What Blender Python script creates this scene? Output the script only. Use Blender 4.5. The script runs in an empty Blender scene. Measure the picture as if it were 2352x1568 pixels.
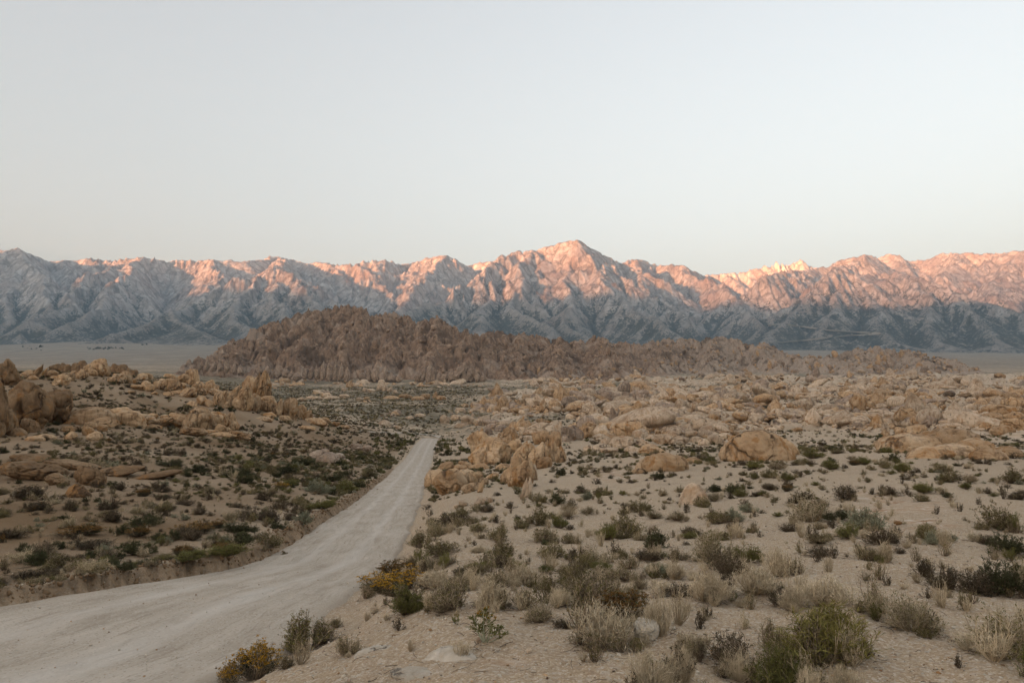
import bpy, bmesh, math, random
import numpy as np
R = math.radians
scene = bpy.context.scene
COL = scene.collection
rng = np.random.default_rng(11)
random.seed(11)

# ---------------------------------------------------------------- camera
F, CX, CY, HOR = 1750.0, 1176.0, 784.0, 950.0       # focal length and frame of the photograph in a 2352 wide frame
PITCH = math.atan((HOR - CY) / F)
cam_data = bpy.data.cameras.new('camera')
cam = bpy.data.objects.new('camera', cam_data)
COL.objects.link(cam)
cam_data.sensor_width = 36.0
cam_data.lens = 36.0 * F / 2352.0
cam_data.clip_start = 0.1
cam_data.clip_end = 80000.0
cam.location = (0, 0, 0)
cam.rotation_euler = (R(90) + PITCH, 0, 0)
scene.camera = cam

# ---------------------------------------------------------------- sky, sun, exposure
SUN_AZ = R(42.0)            # the light travels towards this heading, clockwise from +Y (sun behind the left shoulder)
SUN_EL = R(2.6)
world = bpy.data.worlds.new('World')
scene.world = world
world.use_nodes = True
wn, wl = world.node_tree.nodes, world.node_tree.links
wn.clear()
sky = wn.new('ShaderNodeTexSky')
sky.sky_type = 'NISHITA'
sky.sun_disc = False
sky.sun_elevation = SUN_EL
sky.sun_rotation = SUN_AZ + math.pi
sky.altitude = 1400
sky.air_density = 1.25
sky.dust_density = 10.0
sky.ozone_density = 1.9
hs = wn.new('ShaderNodeHueSaturation')
hs.inputs['Saturation'].default_value = 0.5
gm = wn.new('ShaderNodeGamma')          # thin high haze evens the dome out
gm.inputs['Gamma'].default_value = 0.82
bg = wn.new('ShaderNodeBackground')
bg.inputs['Strength'].default_value = 0.08
wo = wn.new('ShaderNodeOutputWorld')
wl.new(sky.outputs[0], hs.inputs['Color'])
wl.new(hs.outputs[0], gm.inputs[0])
wb = wn.new('ShaderNodeMix'); wb.data_type = 'RGBA'; wb.blend_type = 'MULTIPLY'       # white balance of the photograph
wb.inputs[0].default_value = 1.0; wb.inputs[7].default_value = (1.06, 1.008, 0.925, 1)
wl.new(gm.outputs[0], wb.inputs[6])
wl.new(wb.outputs[2], bg.inputs[0])
wl.new(bg.outputs[0], wo.inputs[0])

sun_data = bpy.data.lights.new('sun', 'SUN')
sun_data.energy = 3.3
sun_data.angle = R(0.3)
sun_data.color = (1.0, 0.385, 0.155)
sun = bpy.data.objects.new('sun', sun_data)
COL.objects.link(sun)
# a sun lamp shines along its local -Z
from mathutils import Vector, Matrix
sd = Vector((math.sin(SUN_AZ) * math.cos(SUN_EL), math.cos(SUN_AZ) * math.cos(SUN_EL), -math.sin(SUN_EL)))
sun.rotation_euler = sd.to_track_quat('-Z', 'Y').to_euler()

scene.view_settings.view_transform = 'Standard'
scene.view_settings.look = 'None'
scene.view_settings.gamma = 1.0
scene.view_settings.use_curve_mapping = False
scene.view_settings.exposure = 3.63
scene.render.engine = 'CYCLES'
scene.cycles.max_bounces = 4
scene.cycles.diffuse_bounces = 1
scene.cycles.volume_bounces = 0
scene.cycles.use_denoising = True

# ---------------------------------------------------------------- noise (numpy)
_p = np.random.default_rng(5).permutation(1024).astype(np.int64)
_ga = np.random.default_rng(6).uniform(0, 2 * np.pi, 1024)
_gx, _gy = np.cos(_ga), np.sin(_ga)
_g3 = np.random.default_rng(7).normal(size=(1024, 3))
_g3 /= np.linalg.norm(_g3, axis=1)[:, None]
def _fade(t): return t * t * t * (t * (t * 6 - 15) + 10)
def perlin2(x, y, seed=0):
    x = np.asarray(x, float) + seed * 17.31; y = np.asarray(y, float) + seed * 7.77
    xi = np.floor(x).astype(np.int64); yi = np.floor(y).astype(np.int64)
    xf = x - xi; yf = y - yi
    def g(ix, iy, fx, fy):
        h = _p[(_p[ix & 1023] + iy) & 1023]
        return _gx[h] * fx + _gy[h] * fy
    u, v = _fade(xf), _fade(yf)
    a = g(xi, yi, xf, yf); b = g(xi + 1, yi, xf - 1, yf)
    c = g(xi, yi + 1, xf, yf - 1); d = g(xi + 1, yi + 1, xf - 1, yf - 1)
    return ((a + u * (b - a)) * (1 - v) + (c + u * (d - c)) * v) * 1.5
def perlin3(p, seed=0):
    p = p + seed * np.array([13.7, 5.1, 9.3])
    i = np.floor(p).astype(np.int64); f = p - i
    u = _fade(f); out = 0
    for dx in (0, 1):
        for dy in (0, 1):
            for dz in (0, 1):
                h = _p[(_p[(_p[(i[:, 0] + dx) & 1023] + i[:, 1] + dy) & 1023] + i[:, 2] + dz) & 1023]
                gr = _g3[h]
                dot = gr[:, 0] * (f[:, 0] - dx) + gr[:, 1] * (f[:, 1] - dy) + gr[:, 2] * (f[:, 2] - dz)
                out = out + dot * (u[:, 0] if dx else 1 - u[:, 0]) * (u[:, 1] if dy else 1 - u[:, 1]) * (u[:, 2] if dz else 1 - u[:, 2])
    return out * 1.5
def fbm2(x, y, oct=4, seed=0, gain=0.5):
    s, a, f = 0, 1.0, 1.0
    for k in range(oct):
        s = s + a * perlin2(x * f, y * f, seed + k); a *= gain; f *= 2.03
    return s
def ridged2(x, y, oct=4, seed=0, gain=0.5):
    s, a, f = 0, 1.0, 1.0
    for k in range(oct):
        s = s + a * (1 - 2 * np.abs(perlin2(x * f, y * f, seed + k))); a *= gain; f *= 2.03
    return s
def fbm3(p, oct=4, seed=0, gain=0.5):
    s, a, f = 0, 1.0, 1.0
    for k in range(oct):
        s = s + a * perlin3(p * f, seed + k); a *= gain; f *= 2.03
    return s
def worley2(x, y, seed=0):
    """F1, F2 and a random number of the nearest cell"""
    xi = np.floor(x).astype(np.int64); yi = np.floor(y).astype(np.int64)
    f1 = np.full(x.shape, 9.0); f2 = np.full(x.shape, 9.0); idn = np.zeros(x.shape)
    for dx in (-1, 0, 1):
        for dy in (-1, 0, 1):
            h = _p[(_p[(xi + dx + seed * 31) & 1023] + yi + dy) & 1023]
            h2 = _p[(h + 511) & 1023]
            d = np.hypot(xi + dx + h / 1024.0 - x, yi + dy + h2 / 1024.0 - y)
            m = d < f1
            f2 = np.where(m, f1, np.minimum(f2, d)); idn = np.where(m, _p[(h2 + 77) & 1023] / 1024.0, idn); f1 = np.where(m, d, f1)
    return f1, f2, idn
def sstep(a, b, x):
    t = np.clip((x - a) / (b - a), 0, 1); return t * t * (3 - 2 * t)

# ---------------------------------------------------------------- mesh helpers
def link(name, me, parent=None, **props):
    o = bpy.data.objects.new(name, me)
    COL.objects.link(o)
    if parent is not None: o.parent = parent
    for k, v in props.items(): o[k] = v
    return o
def mesh_of(name, V, faces, mat=None, smooth=True, attrs=None):
    """V (n,3); faces: list of (m,k) index arrays; attrs: {name: (n,) floats}"""
    me = bpy.data.meshes.new(name)
    V = np.ascontiguousarray(V, np.float32)
    me.vertices.add(len(V)); me.vertices.foreach_set('co', V.ravel())
    faces = [np.asarray(f, np.int32) for f in faces if len(f)]
    loops = np.concatenate([f.ravel() for f in faces])
    sizes = np.concatenate([np.full(len(f), f.shape[1], np.int32) for f in faces])
    starts = np.concatenate([[0], np.cumsum(sizes)[:-1]]).astype(np.int32)
    me.loops.add(len(loops)); me.loops.foreach_set('vertex_index', loops)
    me.polygons.add(len(sizes)); me.polygons.foreach_set('loop_start', starts)
    me.polygons.foreach_set('use_smooth', np.full(len(sizes), smooth, bool))
    me.update(calc_edges=True)
    for k, a in (attrs or {}).items():
        at = me.attributes.new(k, 'FLOAT', 'POINT'); at.data.foreach_set('value', np.ascontiguousarray(a, np.float32).ravel())
    for m in (mat if isinstance(mat, (list, tuple)) else [mat]):
        if m is not None: me.materials.append(m)
    return me
def grid_faces(nr, nc):
    i = np.arange(nr - 1)[:, None] * nc + np.arange(nc - 1)[None, :]
    return np.stack([i, i + 1, i + nc + 1, i + nc], -1).reshape(-1, 4)
def thing(name, label, cat, loc=(0, 0, 0), group=None):
    o = link(name, None)
    o.location = loc; o['label'] = label; o['category'] = cat
    if group: o['group'] = group
    return o

# ---------------------------------------------------------------- material helper
class NT:
    def __init__(s, name, rough=0.95, spec=0.1):
        s.m = bpy.data.materials.new(name); s.m.use_nodes = True
        s.t = s.m.node_tree; s.b = s.t.nodes['Principled BSDF']
        s.b.inputs['Roughness'].default_value = rough
        s.b.inputs['Specular IOR Level'].default_value = spec
    def n(s, typ, **kw):
        x = s.t.nodes.new(typ)
        for k, v in kw.items(): setattr(x, k, v)
        return x
    def put(s, sock, v):
        if v is None: return
        if isinstance(v, bpy.types.NodeSocket): s.t.links.new(v, sock)
        elif isinstance(v, (tuple, list)) and len(v) == 3 and sock.type == 'RGBA': sock.default_value = (*v, 1)
        else: sock.default_value = v
    def noise(s, vec, scale, detail=4, rough=0.55, dist=0.0):
        x = s.n('ShaderNodeTexNoise'); s.put(x.inputs['Vector'], vec)
        for k, v in (('Scale', scale), ('Detail', detail), ('Roughness', rough), ('Distortion', dist)): x.inputs[k].default_value = v
        return x.outputs['Fac']
    def vor(s, vec, scale, feature='F1', rand=1.0, out='Distance'):
        x = s.n('ShaderNodeTexVoronoi', feature=feature); s.put(x.inputs['Vector'], vec)
        x.inputs['Scale'].default_value = scale; x.inputs['Randomness'].default_value = rand
        return x.outputs[out]
    def math(s, op, a, b=None, c=None, clamp=False):
        x = s.n('ShaderNodeMath', operation=op, use_clamp=clamp)
        s.put(x.inputs[0], a); s.put(x.inputs[1], b); s.put(x.inputs[2], c)
        return x.outputs[0]
    def ss(s, v, a, b, lo=0.0, hi=1.0):
        x = s.n('ShaderNodeMapRange', interpolation_type='SMOOTHSTEP')
        s.put(x.inputs['Value'], v)
        for k, q in (('From Min', a), ('From Max', b), ('To Min', lo), ('To Max', hi)): s.put(x.inputs[k], q)
        return x.outputs[0]
    def mix(s, a, b, fac, mode='MIX'):
        x = s.n('ShaderNodeMix', data_type='RGBA', blend_type=mode)
        s.put(x.inputs[0], fac); s.put(x.inputs[6], a); s.put(x.inputs[7], b)
        return x.outputs[2]
    def ramp(s, fac, stops):
        x = s.n('ShaderNodeValToRGB'); s.put(x.inputs[0], fac)
        e = x.color_ramp.elements
        while len(e) < len(stops): e.new(0.5)
        for k, (p, c) in enumerate(stops):
            e[k].position = p; e[k].color = (*c, 1)
        return x.outputs[0]
    def attr(s, name, out='Fac'):
        return s.n('ShaderNodeAttribute', attribute_name=name).outputs[out]
    def scale(s, vec, k):
        x = s.n('ShaderNodeVectorMath', operation='MULTIPLY'); s.put(x.inputs[0], vec); x.inputs[1].default_value = k
        return x.outputs[0]
    def bump(s, h, dist, strength=1.0, normal=None):
        x = s.n('ShaderNodeBump'); s.put(x.inputs['Height'], h); x.inputs['Distance'].default_value = dist
        x.inputs['Strength'].default_value = strength; s.put(x.inputs['Normal'], normal)
        return x.outputs[0]
    def out(s, col, normal=None):
        s.put(s.b.inputs['Base Color'], col); s.put(s.b.inputs['Normal'], normal)
        return s.m

# ---------------------------------------------------------------- from the photograph's frame to the place
CP, SP = math.cos(PITCH), math.sin(PITCH)
def ray(px, py):
    """direction with forward component 1"""
    px = np.asarray(px, float); py = np.asarray(py, float)
    x = px - CX; yy = F * CP - (CY - py) * SP; z = F * SP + (CY - py) * CP
    return x / yy, z / yy
def at(px, py, Y):
    a, s = ray(px, py); return np.array([a * Y, Y, s * Y])
def project(x, y, z):
    fwd = y * CP + z * SP; up = -y * SP + z * CP
    return CX + F * x / fwd, CY - F * up / fwd
# ---------------------------------------------------------------- the lie of the land: control points (px, py, forward distance)
CTRL = [
 # knoll under the camera and the sandy slope on the right
 (1176,1568,6.6),(1500,1568,6.5),(1900,1568,6.5),(2352,1568,6.6),(2600,1568,6.6),(850,1568,7.1),(640,1568,8.2),
 (1176,1480,7.7),(1700,1480,7.7),(2200,1480,7.7),(880,1480,8.3),
 (1000,1400,9.4),(1250,1420,8.9),(1700,1400,9.3),(2300,1400,9.3),(2600,1400,9.4),
 (1000,1350,11.4),(1250,1370,10.8),(1250,1300,14.6),(1700,1300,13.5),(2300,1300,13.0),(2600,1300,13),
 (1080,1250,18.2),(1300,1250,18.6),(1250,1200,23.5),(1700,1200,21),(2300,1200,19),(2600,1200,19),
 (1100,1180,27),(1060,1130,41),(1250,1130,38),(1400,1130,36),(1700,1130,32),(2000,1130,29),(2300,1120,29),(2600,1120,28),
 (1060,1080,72),(1250,1060,78),(1400,1060,70),(1700,1070,50),(2000,1070,44),(2300,1070,42),
 (1700,1040,74),(2000,1042,62),(2300,1042,56),(2600,1040,54),
 (1700,1022,140),(2000,1020,130),(2300,1020,112),(2600,1018,110),
 (1250,1010,150),(1400,1010,150),(1500,1030,110),(1550,1000,170),(1800,985,230),(2050,980,240),(2300,975,240),(2600,975,240),
 (1400,960,330),(1700,960,320),(2000,950,340),(2300,945,340),(1250,960,330),
 (1250,925,520),(1500,920,540),(1800,915,540),(2100,912,540),(2400,910,540),
 (1250,890,800),(1500,885,820),(1800,880,830),(2100,880,800),(2400,878,780),
 (1250,872,1100),(1600,862,1150),(2000,858,1150),(2400,856,1150),
 # road
 (480,1568,9.8),(240,1568,9.9),(0,1568,9.9),(-300,1568,9.9),(0,1390,14.7),(-300,1400,14.5),(400,1440,12.6),(760,1420,12.9),(600,1340,17.4),(830,1350,16.6),
 (640,1245,25.6),(930,1240,25.8),(800,1155,44),(968,1150,44),(850,1120,58),(978,1110,61),(920,1060,115),(985,1060,115),(955,1015,250),(1005,1015,250),(990,1000,330),
 # left slope
 (-300,1330,17.3),(0,1340,17.2),(200,1310,18.6),(0,1250,22.5),(200,1240,23.5),(-300,1230,22.5),
 (400,1270,21.5),(400,1200,28),(560,1240,24),(600,1180,32),(0,1150,33),(200,1150,34),(-300,1140,32),
 (400,1120,42),(640,1120,46),(0,1070,50),(200,1070,51),(-300,1060,48),(400,1060,60),(600,1060,72),(760,1060,78),
 (0,1010,70),(200,1005,76),(-300,990,66),(400,1000,88),(600,1000,110),(760,1010,130),(860,1030,140),
 (0,950,92),(200,940,103),(-300,930,85),(400,940,122),(600,945,145),(760,970,200),(860,985,260),(930,995,300),
 (0,890,120),(200,886,132),(-300,880,110),(400,895,150),(560,910,160),
 (0,866,136),(200,862,150),(-300,850,128),(380,876,172),(500,892,190),
 (0,868,200),(200,866,220),(400,882,260),(-300,850,200),(600,930,300),
 # meadow in front of the hill
 (700,940,420),(860,940,450),(1000,950,450),(1100,950,450),(700,905,700),(900,905,720),(1050,900,740),(600,890,800),(700,882,930),(900,880,940),(1050,878,950),(400,880,700),(200,868,600),(0,864,560),(-300,860,560),
 # far plain that rises to the mountains
 (-300,838,1500),(100,838,1500),(500,840,1500),(100,828,2400),(500,828,2400),(1200,832,2400),(1900,834,2200),(2250,836,1900),(2600,836,1900),
 (-300,806,4500),(200,806,4500),(700,806,4500),(1300,814,4500),(1900,818,4200),(2350,818,4200),(2700,818,4200),
 (-300,790,6500),(200,788,6500),(700,790,6500),(1300,800,6500),(1900,808,6300),(2350,812,6300),(2700,812,6300),
 (-300,782,8000),(700,782,8000),(1300,790,8000),(1900,798,8000),(2700,802,8000),
]
_c = np.array([at(*c) for c in CTRL])
_extra = [(-3.5,1,-2.9),(0,1,-2.25),(3.5,1,-2.25),(-4,3,-3.1),(-1,3,-2.3),(3,3,-2.3),(-6,5.5,-3.4),(-2,5,-2.5),(2,5,-2.3),(6,5,-2.3),(-9,7,-3.5)]
_c = np.vstack([_c, _extra])
AS = 4.2
def _key(a, Y): return np.clip(a, -1.15, 1.15) * AS, np.log(Y + 1.0) * 1.15
_ku, _kv = _key(_c[:, 0] / _c[:, 1], _c[:, 1])
def _tps(d2): return 0.5 * d2 * np.log(d2 + 1e-9)
_n = len(_c)
_A = np.zeros((_n + 3, _n + 3))
_A[:_n, :_n] = _tps((_ku[:, None] - _ku) ** 2 + (_kv[:, None] - _kv) ** 2) + np.eye(_n) * 0.004
_Pm = np.stack([np.ones(_n), _ku, _kv], 1); _A[:_n, _n:] = _Pm; _A[_n:, :_n] = _Pm.T
_w = np.linalg.solve(_A, np.concatenate([_c[:, 2] / (_c[:, 1] + 0.6), np.zeros(3)]))
GA = np.linspace(-1.15, 1.15, 300); GV = np.linspace(math.log(2.0), math.log(9001.0), 360)
def _rbf(a, Y):
    u, v = _key(a, Y); sh = u.shape; u = u.ravel(); v = v.ravel(); out = np.empty(len(u))
    for i in range(0, len(u), 20000):
        d2 = (u[i:i + 20000, None] - _ku) ** 2 + (v[i:i + 20000, None] - _kv) ** 2
        out[i:i + 20000] = _tps(d2) @ _w[:_n] + _w[_n] + _w[_n + 1] * u[i:i + 20000] + _w[_n + 2] * v[i:i + 20000]
    return out.reshape(sh)
_ga, _gv = np.meshgrid(GA, GV)
GT = _rbf(_ga, np.exp(_gv) - 1.0)
def lerp2(T, A0, A1, V0, V1, a, v):
    nv, na = T.shape
    fa = np.clip((a - A0) / (A1 - A0) * (na - 1), 0, na - 1.001); fv = np.clip((v - V0) / (V1 - V0) * (nv - 1), 0, nv - 1.001)
    ia = fa.astype(int); iv = fv.astype(int); fa = fa - ia; fv = fv - iv
    return (T[iv, ia] * (1 - fa) + T[iv, ia + 1] * fa) * (1 - fv) + (T[iv + 1, ia] * (1 - fa) + T[iv + 1, ia + 1] * fa) * fv
def base_z(x, y):
    Y = np.maximum(np.asarray(y, float), 1.0); a = np.asarray(x, float) / Y
    return lerp2(GT, GA[0], GA[-1], GV[0], GV[-1], np.clip(a, -1.14, 1.14), np.log(Y + 1.0)) * (Y + 0.6)

# road edges along the forward distance
def on_base(px, py):
    px = np.atleast_1d(np.asarray(px, float)); py = np.atleast_1d(np.asarray(py, float))
    a, s = ray(px, py)
    Ys = np.geomspace(1.5, 8500, 700)
    hit = np.full(px.shape, np.nan); prev = None
    done = np.zeros(px.shape, bool)
    for Y in Ys:
        d = s * Y - base_z(a * Y, np.full(px.shape, Y))
        if prev is not None:
            m = (~done) & (d < 0)
            hit[m] = (pY + (Y - pY) * (prev / (prev - d + 1e-12)))[m]; done |= m
        prev, pY = d, Y
    return hit
ROAD_L = [(0,1390),(200,1352),(400,1310),(560,1275),(640,1245),(720,1200),(800,1155),(850,1120),(890,1090),(920,1060),(940,1035),(957,1014),(970,1003)]
ROAD_R = [(480,1568),(640,1490),(760,1420),(830,1350),(890,1290),(930,1240),(950,1195),(968,1150),(980,1110),(988,1075),(995,1050),(1002,1025),(1008,1006)]
def _edge(pts, near):
    p = np.array(pts, float); Y = on_base(p[:, 0], p[:, 1]); a, _ = ray(p[:, 0], p[:, 1])
    ok = ~np.isnan(Y); x = (a * Y)[ok]; Y = Y[ok]
    o = np.argsort(Y); return np.concatenate([[q[1] for q in near], Y[o]]), np.concatenate([[q[0] for q in near], x[o]])
_ly, _lx = _edge(ROAD_L, [(-16.5, 1.0), (-12.6, 6.0)])
_ry, _rx = _edge(ROAD_R, [(-8.6, 1.0), (-5.4, 6.0)])
ROAD_END = min(_ly[-1], _ry[-1])
_sm = np.geomspace(1.0, ROAD_END, 160)
def _smooth(y, x):
    v = np.interp(_sm, y, x)
    for _ in range(6): v[1:-1] = (v[:-2] + 2 * v[1:-1] + v[2:]) / 4
    return v
_LX, _RX = _smooth(_ly, _lx), _smooth(_ry, _rx)
def road_l(y): return np.interp(y, _sm, _LX)
def road_r(y): return np.interp(y, _sm, _RX)
_rc = (_LX + _RX) / 2
_rz = base_z(_rc, _sm)
for _ in range(10): _rz[1:-1] = (_rz[:-2] + 2 * _rz[1:-1] + _rz[2:]) / 4
_rtl = base_z(_LX, _sm) - base_z(_RX, _sm)
def road_z(x, y):
    t = (x - road_l(y)) / (road_r(y) - road_l(y))
    return np.interp(y, _sm, _rz) + 0.25 * (0.5 - np.clip(t, 0, 1)) * np.interp(y, _sm, _rtl)

def rocky(x, y):
    """how much of the ground is bare jointed bedrock"""
    px = CX + F * x / np.maximum(y, 1.0)
    n = fbm2(x / 70, y / 110, 3, 41)
    m = sstep(1060, 1330, px + 120 * n) * sstep(125, 190, y + 20 * n) * sstep(1150, 950, y)
    return m * sstep(-0.16, 0.16, n + 0.35 * fbm2(x / 22, y / 40, 3, 47) + 0.25 * sstep(1350, 1700, px))
MOUNDS = []      # (x, y, rx, ry, height) of the bedrock swells under the outcrops
def ground_z(x, y):
    x = np.asarray(x, float); y = np.asarray(y, float)
    z = base_z(x, y)
    k = np.clip(y / 40.0, 0.12, 12.0)
    n = 0.16 * k ** 0.8 * fbm2(x / (5.0 * k ** 0.55), y / (7.0 * k ** 0.55), 4, 3) * sstep(6000, 2500, y)
    n = n + 0.05 * fbm2(x / 0.9, y / 0.9, 3, 9) * sstep(90, 30, y) + 0.012 * fbm2(x / 0.16, y / 0.16, 2, 15) * sstep(26, 10, y)
    rk = rocky(x, y)
    if np.any(rk > 0.01):
        f1, f2, cid = worley2(x / 13.0 + 0.3 * n, y / 22.0, 4)
        g1, g2, cid2 = worley2(x / 5.0, y / 10.0, 5)
        n = n + rk * (4.2 * (cid - 0.35) + 2.2 * sstep(0.0, 0.35, f2 - f1) + 1.3 * (cid2 - 0.5) + 0.9 * sstep(0.0, 0.3, g2 - g1)) * sstep(130, 260, y)
    for mx, my, rx, ry, h in MOUNDS:
        m = (np.abs(x - mx) < 2.2 * rx) & (np.abs(y - my) < 2.2 * ry)
        if np.any(m):
            d = ((x[m] - mx) / rx) ** 2 + ((y[m] - my) / ry) ** 2
            n[m] += h * np.exp(-d * 1.3)
    # road bed, banks and the graded berm
    yy = np.clip(y, 1.0, ROAD_END)
    L, Rr = road_l(yy), road_r(yy)
    jit = 0.22 * fbm2(y / 1.7, x * 0 + 3.0, 3, 21)
    inside = np.minimum(x - (L + jit), (Rr + 0.8 * jit) - x)
    w = sstep(-1.3, 0.15, inside) * sstep(ROAD_END * 1.04, ROAD_END * 0.97, y)
    z = z + n
    z = z * (1 - w) + (road_z(x, yy) - 0.07) * w
    bl = (L + jit) - x
    hb = (0.30 + 0.16 * fbm2(y / 0.9, x * 0 + 8.0, 3, 31)) * sstep(90, 50, y)
    z = z + hb * np.where(bl < 0.25, sstep(-0.02, 0.25, bl), np.exp(-((np.maximum(bl, 0.25) - 0.25) / 0.55) ** 2)) + 0.10 * fbm2(x / 0.22, y / 0.22, 3, 33) * np.exp(-((bl - 0.2) / 0.35) ** 2) * sstep(60, 30, y)
    br = x - (Rr + 0.8 * jit)
    z = z + 0.10 * np.exp(-((br - 0.5) / 0.4) ** 2) * sstep(120, 30, y) * sstep(12, 18, y)
    return z
def on_ground(px, py, fn=None):
    fn = fn or ground_z
    px = np.atleast_1d(np.asarray(px, float)); py = np.atleast_1d(np.asarray(py, float))
    a, s = ray(px, py)
    hit = np.full(px.shape, np.nan); done = np.zeros(px.shape, bool); prev = None
    for Y in np.geomspace(2.0, 6000, 520):
        d = s * Y - fn(a * Y, np.full(px.shape, Y))
        if prev is not None:
            m = (~done) & (d < 0)
            hit[m] = (pY + (Y - pY) * (prev / (prev - d + 1e-12)))[m]; done |= m
            if done.all(): break
        prev, pY = d, Y
    hs_ = np.where(np.isnan(hit), 100.0, hit)
    return np.stack([a * hit, hit, fn(a * hs_, hs_)], -1)

# ---------------------------------------------------------------- rock outcrops: what stands where (px, base py, w, h, style, lean)
OUT = []
def outcrop(label, rocks, tone, dist=None, group=None, mound=True):
    OUT.append(dict(label=label, rocks=rocks, tone=tone, dist=dist, group=group, mound=mound))
# tone: 0 orange tan, 1 pale cream, 2 dark brown, 3 grey brown
outcrop('big rounded brown boulders at the frame edge on the left slope', [(28,990,112,116,'round',-4),(102,972,104,80,'round',6),(4,996,50,64,'round',0),(57,992,46,32,'round',0),(29,1000,46,18,'dome',0),(-40,1000,90,130,'round',0)], 2)
outcrop('smooth tan slabs right of the big brown boulders', [(190,974,112,40,'dome',6),(226,962,38,22,'round',0),(278,974,82,32,'dome',8),(296,976,62,26,'dome',10),(305,958,37,13,'round',4),(222,980,74,24,'dome',5),(270,950,60,16,'dome',8)], 0)
outcrop('low broken tan rocks scattered below the smooth tan slabs', [(150,992,30,14,'block',0),(158,1010,26,20,'round',0),(196,1000,30,22,'round',10),(212,1012,34,22,'round',0),(205,985,32,16,'block',0),(180,990,28,12,'block',5),(232,990,24,16,'block',0),(100,1008,40,12,'dome',0),(75,1012,40,12,'dome',0)], 0)
outcrop('tall dark leaning rock on the skyline at the frame edge', [(6,884,56,62,'fin',6),(22,874,25,36,'fin',22),(34,878,24,14,'round',15),(-14,884,40,48,'block',0),(14,880,30,24,'block',0)], 2)
outcrop('striped slabs leaning right on the left skyline', [(57,869,34,20,'round',-12),(76,869,16,28,'fin',38),(86,868,15,32,'fin',38),(96,868,14,26,'fin',36),(106,866,38,17,'block',-6),(121,862,18,10,'round',0),(70,872,30,12,'dome',-10)], 0)
outcrop('humped tan rocks stepping up the skyline slope', [(133,884,44,25,'round',-18),(152,876,34,22,'round',-14),(168,868,26,17,'round',-8),(181,870,24,24,'round',-4),(143,872,30,14,'block',-15),(118,872,26,10,'dome',0),(191,866,18,12,'block',0)], 0)
outcrop('single frog shaped knob on the left skyline', [(214,860,50,30,'block',-6),(222,846,34,25,'round',10),(233,838,22,16,'round',20),(206,862,34,20,'fin',-30),(238,862,22,22,'block',0),(228,862,20,18,'block',0)], 0)
outcrop('dark jagged crag behind the left skyline', [(122,858,26,24,'block',0),(140,858,20,26,'block',6),(156,860,22,24,'block',-6),(170,862,24,30,'block',4),(184,862,26,36,'block',-4),(198,862,22,26,'block',6),(150,862,40,14,'block',0),(190,864,44,16,'block',0)], 2, dist=430, mound=False)
outcrop('dark low crag right of the frog shaped knob', [(250,862,22,22,'block',0),(264,862,22,28,'block',4),(278,860,24,24,'block',-4),(292,860,20,16,'block',0),(308,860,14,12,'block',0),(270,864,50,14,'block',0),(330,866,24,10,'block',0)], 2, dist=430, mound=False)
outcrop('split tan boulders below the skyline right of the knob', [(270,880,32,24,'round',-14),(286,879,30,28,'block',8),(292,866,16,14,'round',0),(255,878,22,14,'block',0),(322,872,28,16,'round',-10),(338,868,22,12,'round',0),(305,880,26,10,'dome',0)], 0)
outcrop('pile of tan boulders with an oval stone in front, left of the fin rock', [(390,900,50,32,'block',4),(386,871,34,13,'round',-5),(418,872,24,15,'round',8),(439,884,32,38,'block',6),(430,912,42,24,'round',4),(404,904,28,9,'dome',4),(458,892,28,18,'round',0),(456,908,32,18,'block',0),(340,898,28,16,'block',20),(330,872,28,16,'round',-10),(331,892,36,18,'round',-14),(362,892,26,20,'block',0),(417,895,20,18,'round',0),(372,884,22,16,'block',0),(352,906,14,8,'round',0),(385,908,24,10,'dome',0),(446,898,20,18,'round',0),(312,894,30,12,'round',-8),(480,893,20,22,'block',0),(300,904,16,8,'round',0)], 0)
outcrop('tallest pointed fin rock at the end of the left slope', [(595,934,52,86,'fin',9),(606,925,34,70,'fin',4),(556,943,62,68,'fin',14),(531,932,46,52,'fin',24),(600,942,56,34,'block',0),(619,930,22,18,'block',0),(572,908,36,48,'block',12),(512,928,22,30,'fin',22),(545,940,30,30,'block',10),(578,942,34,40,'block',-6),(585,900,26,46,'fin',18)], 0)
outcrop('slanted tan blocks at the left foot of the fin rock', [(486,904,30,26,'block',10),(500,931,28,30,'round',10),(460,930,30,21,'round',22),(478,934,28,22,'fin',-30),(513,916,22,20,'block',20),(495,908,40,14,'block',-18),(440,932,26,12,'dome',8),(520,938,22,20,'fin',18)], 0)
outcrop('leaning rounded ribs right of the fin rock', [(664,961,40,48,'round',-10),(638,956,26,42,'fin',18),(622,950,34,22,'round',24),(688,961,30,32,'round',-8),(705,964,26,22,'round',-12),(615,958,34,12,'dome',8),(650,965,30,12,'dome',0),(676,958,22,38,'fin',-6),(604,966,40,10,'dome',0)], 0)
outcrop('low tan slabs sloping down beside the leaning ribs', [(722,974,56,15,'dome',-4),(744,972,30,14,'round',-6),(765,978,28,10,'block',-4),(700,986,44,9,'dome',0),(790,984,26,8,'block',0)], 0)
outcrop('dome of rounded tan rock split by clefts on the left slope', [(449,988,74,54,'round',-8),(404,982,64,34,'round',-22),(492,987,48,44,'round',-4),(527,986,32,42,'round',-14),(533,990,25,24,'round',0),(503,992,30,20,'round',14),(520,993,22,12,'round',0),(440,1000,62,18,'block',0),(547,1010,52,20,'block',-6),(476,996,40,10,'dome',0),(425,990,34,22,'round',-30),(510,1002,70,10,'dome',0)], 0)
outcrop('string of low rounded rocks left of the split dome', [(326,974,54,24,'round',-6),(365,978,54,18,'round',-10),(299,956,34,13,'round',4),(379,964,30,12,'block',-8),(345,962,30,14,'block',0),(395,976,40,14,'round',-14),(340,984,50,10,'dome',0)], 0)
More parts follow.
